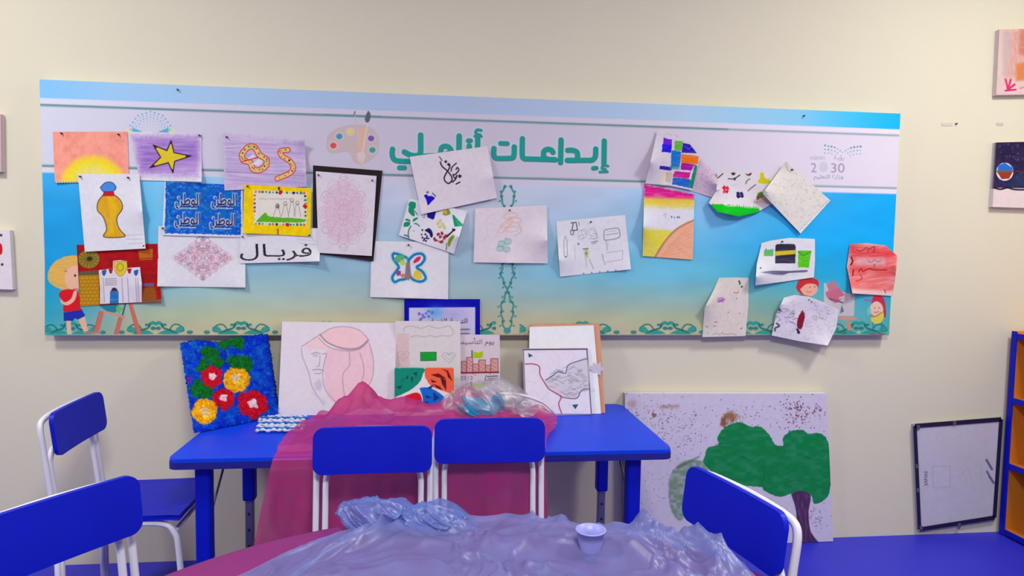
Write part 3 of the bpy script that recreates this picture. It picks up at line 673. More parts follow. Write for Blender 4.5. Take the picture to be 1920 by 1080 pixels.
fr = empty('framed_mandala_drawing', tuple(W(650, 485, BF)), 'white sheet with a rose coloured mandala on a black card mount', 'drawing')
o = board('black_mount', None, (587, 310), (717, 320), (700, 490), (586, 474), BF+.005, 0, .004, lambda p: p.C.__setitem__(slice(None), C3((44, 34, 40))), edge=(36, 28, 34), cat=None, dbot=BF+.008, dens=.3); under(o, fr)
def a_mandala(p):
    cx, cy = 644, 398
    def R(a): return (36*(1+.12*math.cos(8*a)), 60*(1+.08*math.cos(8*a)))
    for s, c in ((1., (206, 150, 176)), (.86, (218, 150, 176)), (.7, (206, 140, 170)), (.52, (220, 160, 184)), (.34, (200, 140, 170)), (.18, (210, 150, 180))):
        for k in range(12 if s > .3 else 8):
            a = 2*PI*k/(12 if s > .3 else 8); rx, ry = 38*s, 58*s; x, y = cx+rx*math.cos(a), cy+ry*math.sin(a)
            p.ell(x, y, 9*(.5+.5*s), 11*(.5+.5*s), c, .55, a, wd=.95); p.ell(x, y, 4.5*(.5+.5*s), 6*(.5+.5*s), (220, 176, 196), .45, a, wd=.8)
    p.ell(cx, cy, 38, 58, (226, 186, 208), .35, soft=10)
    for k in range(6): a = PI/2+PI*k/3; p.ell(cx+39*math.cos(a), cy+66*math.sin(a), 6, 7, (196, 160, 184), .7, a, wd=1)
sh = sheet('sheet', None, [(592, 321), (706, 330), (697, 480), (597, 474)], 2, [(1, 1, .006, .5)], a_mandala, pins=[], parent=None, d0=BF+.012, base=(224, 218, 226)); under(sh, fr); del sh['category']
for q in ((597, 328), (698, 338)): under(pin(*q, BF+.012, None), fr)
def a_butterfly(p):
    z = Z(680, 400, 4); c = (24, 138, 186)
    wl = bez(z((235, 300), (275, 310), (335, 340), (345, 400), (340, 460), (325, 490), (275, 500), (240, 515), (222, 480), (255, 430), (270, 400), (235, 350), (225, 315), (235, 300)), 4)
    wr = bez(z((345, 350), (390, 310), (445, 305), (465, 340), (440, 380), (405, 405), (450, 440), (472, 490), (430, 512), (370, 490), (350, 440), (345, 350)), 4)
    for P in (wl, wr): p.line(P, 9, (150, 206, 232), .6, soft=4); p.fill(P, (222, 226, 236)); p.line(P, 5, c); p.line(P, 2, (60, 110, 170), .4)
    p.blob(*z((275, 340))[0], 9, (90, 186, 120), j=.3, seed=1); p.blob(*z((300, 370))[0], 6, (200, 216, 90), j=.3, seed=2)
    p.fill(bez(z((380, 360), (405, 330), (435, 325), (425, 355), (385, 375), (380, 360)), 3), (220, 44, 90)); p.blob(*z((410, 465))[0], 9, (236, 200, 70), j=.25, seed=3); p.blob(*z((268, 450))[0], 5, (150, 70, 150), seed=4); p.blob(*z((300, 470))[0], 4, (230, 130, 90), seed=5)
    p.fill(z((325, 370), (352, 360), (365, 470), (345, 505), (315, 480)), (134, 130, 140)); p.dots(z((335, 400), (345, 430), (340, 460), (350, 480)), 1.6, (196, 90, 70))
    p.line(z((325, 250), (345, 240), (365, 262), (345, 285)), 1, (176, 170, 180), .8, smooth=4)
sheet('butterfly_drawing', 'white sheet with a blue edged butterfly', [(697, 452), (841, 454), (840, 561), (694, 557)], 2, [(.5, 1, .012, .6)], a_butterfly, pins=[(766, 459)])
def a_prints(p):
    z = Z(740, 360, 9); g = (20, 150, 104); d = (30, 118, 96)
    p.blob(*z((297, 225))[0], 7.4, g, j=.12); p.fill(bez(z((235, 260), (320, 270), (330, 330), (340, 390), (310, 410), (235, 340), (235, 260)), 3), g); p.line(z((340, 320), (385, 385)), 1.6, d)
    for P in (((175, 460), (215, 450), (265, 480), (260, 500), (175, 475)), ((300, 500), (320, 450), (390, 430), (380, 460), (310, 505)), ((150, 590), (160, 520), (230, 500), (265, 530), (230, 580), (150, 590)), ((315, 540), (360, 520), (420, 565), (420, 590), (370, 550), (315, 540))): p.fill(bez(z(*P), 3), g)
    p.line(z((275, 575), (235, 650), (230, 740), (240, 780)), 2, d, smooth=3); p.line(z((165, 725), (235, 750)), 2.4, d)
    nb = (26, 22, 140); p.fill(z((540, 345), (660, 315), (700, 330), (665, 455), (640, 465), (555, 430)), nb); p.ell(*z((490, 400))[0], 2, 4, (110, 90, 170), wd=1)
    p.line(z((710, 335), (880, 285)), 1.8, (176, 140, 110)); p.blob(*z((880, 345))[0], 6.5, (140, 156, 60)); p.blob(*z((850, 330))[0], 4, (216, 180, 60))
    for q in ((770, 490), (730, 530), (810, 545), (760, 590), (840, 600)): p.blob(*z(q)[0], 3.4, (196, 190, 90), a=.7, seed=q[0])
    for k in range(6): x = 990+k*27; p.line(z((x, 400+k*26), (x+30, 570)), 3.6-.3*k, (30, 160, 110), .9)
    p.fill(bez(z((975, 390), (1010, 400), (1030, 500), (1065, 560), (1040, 585), (1000, 520), (975, 390)), 3), g)
    p.fill(bez(z((510, 640), (580, 610), (630, 660), (645, 740), (610, 770), (580, 700), (510, 655)), 4), (36, 16, 96))
    for q in ((465, 640), (455, 720), (470, 770), (520, 715), (545, 745), (505, 790), (540, 780), (570, 785), (490, 815), (530, 825)): p.blob(*z(q)[0], 1.9, (50, 30, 100), seed=q[1])
    for q in ((735, 715), (800, 695), (770, 760), (690, 815), (790, 840), (840, 770), (870, 740), (670, 790)): p.blob(*z(q)[0], 3, (166, 44, 66), seed=q[0])
    p.line(z((660, 790), (740, 830), (780, 860), (860, 750), (900, 720)), 2.2, (150, 60, 70), .8)
    p.fill(bez(z((940, 760), (990, 720), (1005, 760), (960, 830), (920, 930), (895, 880), (910, 800), (940, 760)), 3), (140, 160, 20)); p.line(z((885, 750), (1000, 640)), 3, (56, 40, 40)); p.blob(*z((995, 640))[0], 3, (40, 20, 30)); p.line(z((880, 870), (870, 980)), 2, (110, 130, 90)); p.dots(z((320, 655)), 1.2, (190, 140, 140))
sheet('leaf_prints_sheet', 'tilted white sheet of green leaf prints and small painted motifs', [(768, 372), (876, 396), (851, 476), (748, 441)], 3, [(1, .6, .03, .6)], a_prints)
def a_callig(p):
    z = Z(720, 235, 8.727); k = (44, 34, 46)
    p.line(z((905, 515), (930, 545), (950, 580)), 1.6, k); p.line(z((920, 600), (950, 670), (1030, 740), (1100, 830), (1110, 900), (1060, 950), (1005, 920), (985, 860), (1020, 780), (1070, 700), (1075, 640)), 2.6, k, smooth=5)
    p.line(z((1100, 750), (1110, 690), (1160, 640), (1185, 620)), 2.2, k, smooth=4); p.line(z((1130, 820), (1180, 790), (1225, 730), (1200, 690), (1180, 720)), 2.4, k, smooth=4); p.line(z((1120, 930), (1170, 880), (1190, 820)), 2.6, k, smooth=3); p.line(z((1180, 960), (1240, 930)), 2.6, k); p.line(z((1130, 800), (1150, 860), (1190, 850)), 2.2, k, smooth=3)
    for q in ((1010, 595), (1055, 640)): x, y = z(q)[0]; p.fill([(x-3.2, y), (x, y-3.2), (x+3.2, y), (x, y+3.2)], k)
    x, y = z((1240, 832))[0]; p.fill([(x-4, y), (x, y-4), (x+4, y), (x, y+4)], k)
    y = Z(740, 360, 9); p.fill(bez(y((490, 55), (540, 40), (570, 70), (610, 65), (680, 100), (620, 165), (560, 225), (535, 140), (490, 55)), 3), (20, 10, 200)); p.line(y((640, 20), (690, 70)), 2.2, (70, 80, 110)); p.dots(y((555, 5)), 2.4, (70, 120, 110))
sheet('calligraphy_sheet', 'tilted white sheet with dark calligraphy and a blue heart', [(768, 294), (914, 274), (932, 371), (790, 402)], 4, [(0, 1, .008, .4), (1, .6, .014, .5)], a_callig, base=(226, 218, 226))
def a_flower(p):
    z = Z(700, 220, 4)
    for q in ((1030, 740), (1000, 800), (1060, 770), (980, 830), (1040, 840)): p.ell(*z(q)[0], 5, 13, (236, 180, 146), .75, .5+q[0]*.01, wd=1.6)
    for q in ((905, 760), (890, 850), (940, 720), (960, 880)): p.ell(*z(q)[0], 14, 9, (214, 206, 218), .7, q[1]*.02, wd=1.2)
    for q in ((960, 950), (1000, 990), (1010, 930), (950, 985)): p.blob(*z(q)[0], 7, (150, 196, 186), a=.6, seed=q[0]); p.ell(*z(q)[0], 7, 5, (120, 150, 160), .6, wd=1)
    p.line(z((1090, 800), (1110, 850), (1060, 890)), 1.4, (176, 170, 160), .7, smooth=3); p.line(z((800, 720), (860, 880), (790, 950)), 1, (206, 196, 212), .6, smooth=3); p.line(z((840, 695), (900, 700)), 1, (226, 170, 180), .6)
sheet('faint_flower_drawing', 'pale pinkish sheet with a faint orange flower in crayon', [(891, 391), (1025, 385), (1027, 494), (888, 492)], 2, [(1, .6, .03, .5), (.5, 1, .01, .5)], a_flower, pins=[(956, 394)], base=(228, 218, 226))
def a_greet(p):
    z = Z(1040, 400, 8.64); g = (150, 142, 156)
    d = (50, 50, 66); p.line(z((265, 155), (345, 145), (370, 270), (280, 280), (300, 160)), 1.6, d); p.line(z((255, 275), (265, 345), (300, 350), (310, 285)), 1.4, (90, 90, 104)); p.line(z((390, 140), (400, 200)), 1.4, (110, 150, 140))
    p.line(z((170, 370), (150, 440), (155, 690), (180, 715), (205, 690), (200, 440), (170, 370)), 1.1, g); p.dots(z((180, 705)), 1.4, (100, 90, 110))
    for cx, cy, r in ((450, 340, 70), (480, 300, 50), (610, 320, 60), (640, 370, 50), (430, 390, 45)): p.ell(*z((cx, cy))[0], r/8.6, r/10, g, .6, cx, wd=.9)
    p.line(z((560, 250), (640, 240), (690, 400), (560, 410)), 1, g, .7, smooth=3); p.dots(z((385, 495)), 2.2, (130, 110, 120), .8); p.line(z((600, 470), (690, 450)), 3, (150, 140, 156), .7); p.line(z((600, 500), (680, 480)), 1, g)
    p.line(z((800, 290), (830, 265), (990, 240), (1040, 260), (1045, 390), (830, 435), (800, 400), (800, 290)), 1.5, (140, 134, 146), smooth=3); p.line(z((830, 350), (1030, 320)), 1.2, g); p.line(z((850, 300), (1000, 280)), 1, g, .6); p.line(z((830, 440), (855, 600)), 1, g); p.fill(z((845, 450), (880, 450), (880, 530), (850, 530)), (226, 214, 196))
    p.line(z((770, 660), (790, 760), (820, 830)), 1.2, g); p.line(z((830, 640), (1100, 600), (1100, 750), (840, 790)), 1, g, .7)
    p.fill(z((480, 580), (540, 570), (545, 720), (490, 720)), (186, 196, 110), .8, soft=3); p.line(z((460, 580), (540, 570)), 2, (110, 120, 110)); p.dots(z((510, 650)), 2.4, (120, 140, 80), .8); p.line(z((500, 730), (520, 880)), 1, (190, 170, 150)); p.line(z((560, 740), (630, 900)), 1, g); p.line(z((320, 520), (335, 740)), 1.6, (200, 190, 204), .8)
    for k in range(5): p.dots(z((470+k*130, 975-k*12)), 1.5, (96, 104, 124), .8)
sheet('pencil_doodle_sheet', 'slightly turned white sheet of pencil doodles with a torn lower edge', [(1043, 415), (1172, 403), (1183, 505), (1050, 519)], 1, [(0, .7, .02, .5), (1, 1, .012, .5)], a_greet, pins=[(1108, 416)])
def a_pinks(p):
    g = random.Random(8)
    for k in range(120):
        x, y = g.uniform(1300, 1346), g.uniform(285, 366); p.line([(x, y), (x+g.uniform(-4, 4), y+g.uniform(-3, 3))], 1.1, g.choice([(206, 140, 176), (190, 120, 160), (160, 140, 170)]), .6)
sheet('pink_scribble_sheet', 'small mauve scribbled sheet tucked behind the colour block sheet', None, 1, [(1, .5, .03, .7)], a_pinks, base=(206, 184, 204), edges=([(1268, 252), (1305, 292), (1338, 322)], [(1338, 322), (1346, 338), (1340, 372)], [(1268, 352), (1310, 362), (1340, 372)], [(1268, 252), (1268, 352)]))
def a_desert(p):
    z = Z(1180, 220, 4)
    p.fill(z((110, 500), (490, 580), (490, 625), (110, 610)), (232, 30, 146), soft=6, rough=2, tex=.3); p.fill(z((110, 510), (490, 575), (490, 590), (120, 530)), (196, 0, 110), .6, soft=5, tex=.4)
    p.fill(z((105, 600), (490, 612), (490, 680), (100, 665)), (234, 204, 60), soft=8, rough=2, tex=.25); p.fill(z((105, 640), (490, 640), (490, 690), (105, 680)), (240, 222, 140), .5, soft=8)
    p.fill(z((100, 830), (330, 850), (180, 1060), (100, 1060)), (236, 222, 70), soft=7, rough=2, tex=.3)
    d = bez(z((490, 770), (420, 800), (340, 850), (260, 940), (185, 1060)), 4); p.fill(list(map(tuple, d))+z((490, 1080)), (246, 178, 140), tex=.12, ang=.5); p.line(d, 4, (186, 130, 90), .8)
    for k in range(7): p.line(z((480-k*8, 800+k*34), (300-k*10, 960+k*14)), 1.1, (232, 150, 120), .6)
    p.text('9 x 46', *z((345, 758))[0], 7, (90, 84, 130)); p.line(z((255, 735), (275, 720), (270, 750)), 1.2, (226, 150, 170))
sheet('desert_drawing', 'tall sheet with magenta and yellow sky bands over an orange dune', [(1208, 344), (1302, 364), (1299, 487), (1205, 480)], 2, [(0, .6, .035, .5)], a_desert)
def a_blocks(p):
    z = Z(1200, 240, 8.3)
    for P, c, q in ((((370, 150), (500, 185), (490, 270), (355, 260)), (110, 20, 220), 1), (((350, 255), (492, 265), (485, 385), (340, 375)), (20, 8, 230), 2), (((540, 205), (660, 200), (660, 350), (535, 360)), (90, 184, 40), 3),
                    (((665, 230), (790, 255), (885, 395), (650, 385)), (30, 14, 176), 4), (((490, 345), (640, 370), (620, 610), (480, 600)), (10, 110, 206), 5), (((640, 400), (915, 440), (900, 565), (640, 550)), (244, 112, 14), 6),
                    (((640, 545), (850, 565), (800, 665), (630, 650)), (170, 6, 160), 7), (((850, 570), (895, 590), (830, 950), (760, 930)), (8, 130, 92), 8), (((310, 585), (510, 610), (480, 665), (305, 640)), (34, 20, 160), 9),
                    (((535, 670), (790, 690), (760, 790), (510, 760)), (206, 20, 140), 10), (((510, 765), (790, 795), (760, 930), (500, 875)), (16, 96, 200), 11), (((280, 670), (505, 665), (490, 850), (265, 825)), (222, 208, 196), 12), (((410, 680), (500, 690), (485, 850), (400, 840)), (196, 182, 160), 13), (((340, 385), (480, 395), (460, 590), (325, 570)), (214, 208, 216), 14)):
        p.fill(z(*P), c, .95, rough=.6, tex=.15, seed=q)
    p.fill(z((470, 590), (620, 590), (610, 650), (460, 640)), (60, 150, 140), .8, soft=4); p.line(z((700, 290), (760, 330), (800, 290)), 1.6, (120, 110, 220), .8)
    for k in range(8): p.dots(z((440+k*45, 85+k*10+(k % 2)*14)), 1., (150, 140, 156), .7)
sheet('colour_block_sheet', 'curled white sheet of bright purple, green, orange and blue blocks', None, 3, [(0, .6, .04, .55), (.4, 1, .008, .3)], a_blocks, base=(218, 211, 224),
      edges=([(1233, 244), (1262, 252), (1290, 266)], [(1290, 266), (1312, 294), (1298, 357)], [(1210, 344), (1255, 348), (1298, 357)], [(1233, 244), (1222, 292), (1210, 344)]))
def a_garden(p):
    z = Z(1320, 300, 7.448); y = z
    p.fill(bez(y((70, 625), (180, 615), (270, 625), (340, 655), (460, 650), (620, 670), (780, 690), (700, 770), (520, 800), (300, 770), (120, 720), (70, 625)), 3), (6, 200, 30), rough=.8)
    g = random.Random(2)
    for k in range(26): x = 110+k*26; p.line(y((x, 690), (x+g.uniform(-10, 10), 610+k*1.8+g.uniform(-8, 12))), 1.5, (0, 190, 20))
    p.line(y((195, 250), (265, 190)), 2.2, (90, 70, 70)); p.line(y((340, 262), (420, 262), (500, 210)), 2.2, (86, 64, 74), smooth=3); p.blob(*y((430, 268))[0], 2.4, (86, 50, 60))
    p.fill(bez(y((375, 180), (430, 175), (435, 200), (400, 215), (375, 180)), 3), (86, 20, 60)); p.fill(bez(y((570, 180), (610, 200), (665, 175), (650, 215), (600, 215), (570, 180)), 3), (110, 16, 60))
    p.line(y((640, 265), (600, 290), (585, 330)), 2.4, (120, 140, 90), smooth=3); p.line(y((615, 430), (660, 390), (720, 345)), 2.2, (130, 104, 110)); p.line(y((180, 440), (215, 420)), 1.4, (170, 150, 150))
    for q, c in (((280, 385), (226, 24, 60)), ((320, 440), (216, 24, 60)), ((325, 395), (226, 34, 70)), ((285, 440), (230, 60, 80)), ((475, 470), (40, 36, 100)), ((525, 470), (46, 40, 110)), ((480, 508), (36, 30, 90)), ((530, 500), (46, 40, 110))): p.blob(*y(q)[0], 3.6, c, seed=q[0])
    p.fill(bez(y((780, 170), (830, 180), (850, 250), (930, 285), (900, 330), (780, 330), (755, 290), (790, 240), (780, 170)), 3), (216, 200, 20), rough=.6); p.fill(y((745, 320), (880, 340), (870, 380), (750, 370)), (226, 220, 226))
    p.blob(*y((790, 485))[0], 6, (96, 140, 50)); p.blob(*y((755, 525))[0], 4.4, (176, 90, 60)); p.fill(y((700, 600), (850, 510), (950, 610), (900, 610)), (222, 180, 160), .8, soft=5)
    p.fill(y((140, 560), (210, 550), (210, 590), (130, 590)), (246, 200, 170), .7, soft=6)
sheet('garden_drawing', 'curled sheet of painted birds and butterflies above bright green grass', None, 2, [(.3, 1, .045, .7), (0, .5, .012, .4)], a_garden, base=(226, 220, 226),
      edges=([(1345, 323), (1400, 321), (1452, 326)], [(1452, 326), (1452, 380)], [(1329, 380), (1345, 397), (1385, 406), (1420, 398), (1452, 380)], [(1345, 323), (1343, 358), (1329, 380)]))
def a_dots(p):
    g = random.Random(4)
    for k in range(150):
        a, b = g.random(), g.random(); x = 1474+a*82-b*43; y = 302+a*74+b*61
        p.line([(x, y), (x+g.uniform(-2, 2), y+g.uniform(-2, 2))], 1.4, g.choice([(186, 190, 176), (206, 180, 170), (190, 200, 176), (210, 190, 196), (170, 170, 176)]), .7)
    for k in range(15): a = k/14; p.dots([(1555-a*55, 379+a*56)], 1.5, (250, 250, 255)); p.dots([(1552-a*55, 377+a*56)], .8, (150, 160, 170))
    p.dots([(1486, 319)], 1.5, (110, 104, 104)); p.line([(1475, 312), (1478, 321)], 1, (150, 150, 140))
sheet('speckled_notebook_page', 'cream notebook page hung cornerwise with faint speckles', [(1474, 302), (1557, 376), (1501, 438), (1430, 363)], 4, [(0, .9, .04, .8), (0, 0, .01, .3)], a_dots, base=(228, 224, 216), pins=[(1485, 318)])
def a_black(p):
    z = Z(1280, 420, 4); k = (48, 44, 66)
    p.fill(bez(z((695, 170), (710, 152), (830, 150), (848, 170)), 3).tolist()+z((845, 295), (692, 295)), k, rough=.4, tex=.15)
    p.fill(z((695, 205), (846, 195), (846, 225), (695, 238)), (220, 196, 40)); p.fill(z((610, 195), (680, 188), (680, 240), (608, 242)), (96, 190, 110), rough=.5); p.fill(z((865, 200), (965, 200), (945, 328), (865, 325)), (86, 206, 20), rough=.6, tex=.2); p.line(z((865, 205), (905, 240), (962, 205)), 1.5, (60, 130, 50))
    p.fill(bez(z((580, 362), (680, 350), (800, 352), (930, 345), (920, 362), (800, 368), (740, 385), (640, 372), (580, 362)), 3), (104, 100, 136), tex=.3); p.line(z((620, 385), (900, 380)), 1, (206, 190, 180), .6); p.dots(z((585, 330)), 1.6, (90, 90, 100)); p.dots(z((625, 190)), 1.3, (90, 80, 90))
sheet('black_building_drawing', 'white torn sheet with a black building and green flags', None, 2, [(0, .8, .045, .7)], a_black, pins=[(1467, 453)],
      edges=([(1428, 456), (1445, 451), (1480, 446), (1528, 448)], [(1528, 448), (1528, 490), (1526, 520)], [(1416, 535), (1470, 528), (1526, 520)], [(1428, 456), (1419, 495), (1416, 535)]))
def a_red(p):
    p.fill([(1592, 456), (1682, 462), (1680, 556), (1590, 552)], (240, 100, 100), .8, soft=6, tex=.45, sc=(20, 3), ang=-.15, seed=3); p.fill([(1592, 458), (1680, 470), (1680, 486), (1594, 482)], (224, 50, 60), .7, soft=10, tex=.6, seed=5); p.fill([(1592, 500), (1680, 496), (1680, 516), (1592, 514)], (226, 60, 56), .6, soft=12, tex=.6)
    p.fill([(1606, 482), (1660, 484), (1660, 498), (1604, 498)], (224, 190, 196), .6, soft=6); p.fill([(1598, 541), (1675, 546), (1673, 556), (1597, 553)], (246, 220, 210), .8, soft=6)
    z = Z(1280, 420, 4); k = (130, 20, 30)
    p.line(z((1265, 250), (1275, 280), (1262, 305)), 3, k, smooth=3); p.line(z((1300, 190), (1340, 205), (1380, 175), (1390, 215)), 1.4, (176, 40, 50), smooth=3); p.line(z((1395, 190), (1440, 170), (1430, 215)), 1.5, (150, 40, 56), smooth=3)
    p.line(z((1390, 268), (1400, 285), (1420, 285), (1440, 265), (1460, 285), (1490, 270)), 1.3, (150, 110, 130), smooth=3); p.dots(z((1438, 305), (1438, 318)), 1.5, (150, 90, 110))
    p.line(z((1280, 345), (1275, 385)), 2.4, k); p.line(z((1320, 360), (1340, 335), (1350, 355), (1400, 335), (1440, 345), (1530, 345)), 2, (176, 24, 30), smooth=3); p.line(z((1330, 380), (1345, 410), (1300, 430)), 1.6, (176, 50, 56), smooth=3); p.dots(z((1515, 497), (1520, 512)), 1.3, (70, 50, 70))
sheet('red_scribble_sheet', 'sheet covered in red crayon with dark red writing at the board end', None, 2, [(0, 1, .03, .6), (1, .3, .012, .4)], a_red, base=(236, 200, 200),
      edges=([(1594, 458), (1625, 456), (1660, 460), (1683, 480)], [(1683, 480), (1679, 520), (1673, 555)], [(1598, 550), (1673, 555)], [(1594, 458), (1588, 500), (1598, 550)]))
def a_cream(p):
    z = Z(1280, 420, 4); g = random.Random(6)
    p.blob(*z((285, 570))[0], 6, (200, 150, 206), seed=1); p.line(z((262, 585), (315, 565)), 1.8, (160, 70, 170))
    for q in ((385, 510), (405, 520), (400, 560), (345, 660), (425, 675), (240, 735), (245, 765), (445, 780), (190, 770), (190, 820)): p.line(z(q, (q[0]+g.uniform(-20, 20), q[1]+g.uniform(-14, 14))), 1.8, g.choice([(206, 90, 100), (196, 110, 120), (120, 100, 110)]), .85)
    for q in ((390, 510), (235, 735), (385, 735), (310, 700)): p.ell(*z(q)[0], 8, 8, (226, 190, 186), .6, wd=1.1)
    for q in ((425, 430), (445, 470), (430, 445)): p.blob(*z(q)[0], 2, (80, 96, 80), seed=q[1])
    for k in range(9): p.line(z((230+k*20, 828-(k % 2)*4), (240+k*20, 818+(k % 3)*6)), 1.3, (150, 110, 110), .8)
    for k in range(40): p.dots([(g.uniform(1320, 1403), g.uniform(525, 625))], .9, (206, 190, 180), .7)
sheet('cream_cutout_sheet', 'cream paper with one slanted side and small red marks', None, 1, [(0, .5, .03, .5)], a_cream, base=(226, 217, 208),
      edges=([(1348, 521), (1375, 520), (1404, 521)], [(1404, 521), (1403, 575), (1398, 630)], [(1317, 632), (1398, 630)], [(1348, 521), (1336, 548), (1321, 578), (1317, 632)]))
def a_white(p):
    z = Z(1440, 540, 8); g = random.Random(9)
    for k in range(90):
        x, y = g.uniform(100, 1000), g.uniform(200, 780); t = g.uniform(0, 6); P = [(x+60*math.cos(t+q*.8)*(.4+.1*q), y+30*math.sin(t+q*.9)) for q in range(6)]
        p.line(z(*P), 1., g.choice([(176, 168, 186), (196, 186, 200), (150, 140, 170), (206, 180, 196)]), .45)
    for k in range(26): x, y = g.uniform(120, 400), g.uniform(300, 520); p.line(z((x, y), (x+g.uniform(-50, 60), y+g.uniform(-20, 40))), 1.2, (96, 96, 140), .7)
    p.fill(bez(z((520, 320), (550, 400), (545, 480), (510, 600), (470, 615), (430, 570), (445, 470), (475, 400), (520, 320)), 3), (140, 26, 50), rough=.6); p.line(z((440, 620), (465, 670)), 4, (60, 30, 60)); p.blob(*z((460, 665))[0], 3, (60, 30, 66))
    p.line(z((130, 530), (170, 570), (110, 600), (105, 640)), 3.4, (84, 92, 80), smooth=3); p.blob(*z((175, 325))[0], 2.6, (60, 70, 90)); p.dots(z((615, 180), (655, 210)), 1.6, (90, 96, 110)); p.line(z((900, 590), (1000, 560)), 2, (216, 180, 190), .6)
    for k in range(16): x, y = g.uniform(700, 900), g.uniform(330, 480); p.line(z((x, y), (x+20, y+10)), 1.1, (130, 124, 140), .6)
sheet('white_scribble_sheet', 'crumpled white sheet with grey scribble and a dark red shape', None, 3, [(1, 1, .03, .6), (0, .2, .012, .4)], a_white, base=(224, 218, 232), wob=.008,
      edges=([(1470, 558), (1490, 553), (1517, 556), (1545, 567), (1573, 581)], [(1573, 581), (1568, 615), (1552, 648)], [(1447, 629), (1500, 640), (1552, 648)], [(1470, 558), (1455, 590), (1447, 629)]))

# ------------------------------------------------------------------ pictures on the cream wall
def canvas(name, label, tl, tr, br, bl, paint, base=(232, 226, 232), th=.022, cat='painting', dens=1.2):
    return board(name, label, tl, tr, br, bl, th, 0, th-.001, paint, base, (228, 222, 220), cat, dens, dbot=th)
def c_up(p):
    p.C[:] = C3((222, 196, 192)); p.fill([(1880, 58), (1925, 55), (1925, 140), (1884, 150)], (214, 160, 150), .8, soft=12, tex=.5, ang=1.3); p.fill([(1905, 120), (1930, 115), (1930, 150), (1905, 152)], (214, 130, 70), .9, soft=6)
    p.fill([(1882, 60), (1895, 60), (1890, 145), (1880, 140)], (196, 180, 180), .7, soft=6); p.fill([(1912, 55), (1930, 55), (1930, 110), (1910, 100)], (206, 120, 90), .8, soft=8, tex=.3); p.line([(1906, 60), (1902, 110), (1906, 140)], 2, (226, 150, 150), .8)
    for a in (-1.9, -1.2, -.5): p.line([(1890, 168), (1890+14*math.cos(a), 168+20*math.sin(a))], 4, (226, 50, 110))
    p.line([(1885, 170), (1905, 168)], 3, (206, 20, 100)); p.line([(1912, 166), (1930, 160)], 3, (220, 110, 150), .7)
canvas('pale_pink_canvas', 'pink and orange abstract canvas high on the wall with pink flower', (1874, 55), (2010, 52), (2002, 176), (1868, 178), c_up)
def c_pl(p):
    p.C[:] = C3((46, 34, 74)); p.grain(.2, 9); g = random.Random(3)
    for k in range(70): p.dots([(g.uniform(1872, 1990), g.uniform(270, 350))], g.uniform(.5, .9), (150, 150, 190), .8)
    p.fill([(1900, 330), (1990, 310), (1990, 350), (1880, 352)], (40, 60, 100), .6, soft=10)
    p.ell(1884, 322, 16, 17, (224, 226, 240)); p.fill([(1870, 320), (1872, 310), (1884, 305), (1898, 314), (1899, 320)], (40, 110, 200)); p.fill([(1869, 322), (1899, 322), (1892, 335), (1878, 336)], (150, 60, 30)); p.line([(1865, 321), (1900, 321)], 1.6, (70, 36, 40)); p.line([(1903, 321), (1925, 324)], 1.6, (120, 80, 80), .6)
    p.fill([(1860, 352), (1990, 354), (1990, 395), (1858, 395)], (232, 214, 214)); p.line([(1863, 352), (1876, 355), (1890, 352), (1910, 356), (1990, 354)], 3, (36, 20, 40), smooth=3)
canvas('planet_canvas', 'dark night sky canvas with a half blue planet', (1869, 267), (2005, 264), (1996, 392), (1861, 388), c_pl)
def c_l(p):
    p.fill(bez([(-6, 455), (3, 458), (4, 475), (-6, 480)], 3), (214, 30, 40)); p.dots([(2, 441), (4, 496)], 2.6, (70, 66, 70)); p.blob(-14, 470, 9, (214, 30, 40)); p.line([(-30, 500), (-6, 498)], 2, (60, 60, 66))
canvas('red_spot_canvas', 'white canvas with red spots below the dark framed strip', (-92, 428), (18, 432), (24, 543), (-88, 540), c_l)
canvas('grey_edge_canvas', 'narrow sliver of a pinkish canvas left of the blue board', (-110, 208), (1.5, 214), (3, 322), (-107, 318), None, (206, 178, 180))
def small(name, label, x0, y0, x1, y1, col, cat, dz=.0015):
    P = W(np.array([x0, x1, x1, x0]), np.array([y0, y0, y1, y1]), dz); B = W(np.array([x0, x1, x1, x0]), np.array([y0, y0, y1, y1]), .0002)
    o = mesh(name, np.concatenate([P, B]), [(0, 3, 2, 1), (0, 1, 5, 4), (1, 2, 6, 5), (2, 3, 7, 6), (3, 0, 4, 7)], mat(name+'_paint', rgb(*col), .5)); return tag(o, label, cat)
small('tape_scrap', 'short strip of clear tape left on wall beside the nail', 1766, 230, 1786, 236, (222, 212, 206), 'tape')
small('tape_scrap.001', 'little tape remnant between the two right hand canvases', 1869, 230, 1881, 235, (212, 204, 196), 'tape')
o = pin(1793.5, 232, -.002, None); o.name = 'nail'; tag(o, 'dark nail stuck in the wall right of the board', 'nail')

# ------------------------------------------------------------------ back table
ZT = .593
def legged(root, pos, ztop, ins=.27):
    for (x, y) in pos:
        l = bobj('leg', box_bm(x-.0215, x+.0215, y-.0215, y+.0215, ins, ztop, .006), M_BLUE2, root)
        s = bobj('steel_insert', box_bm(x-.014, x+.014, y-.014, y+.014, 0.012, ins+.02, .003), M_STEEL, l)
        f = bobj('foot_cap', box_bm(x-.02, x+.02, y-.02, y+.02, 0, .016, .004), M_BLACK, l)
        for k in range(3):
            bm = bmesh.new(); bmesh.ops.create_cone(bm, cap_ends=True, segments=10, radius1=.005, radius2=.005, depth=.002)
            for q in bm.verts: q.co = (x+q.co.x, y-.0145+q.co.z, ins-.05-.06*k+q.co.y)
            bobj('bolt_hole', bm, M_BLACK, l)
bt = empty('activity_table', (0, 0, 0), 'long blue table standing against the wall under the board', 'table')
TX0, TX1, TY0, TY1 = -.758, .733, -.632, -.033
ol = [(x+(TX0+TX1)/2, y+(TY0+TY1)/2) for x, y in rrect(TX1-TX0, TY1-TY0, .03)]
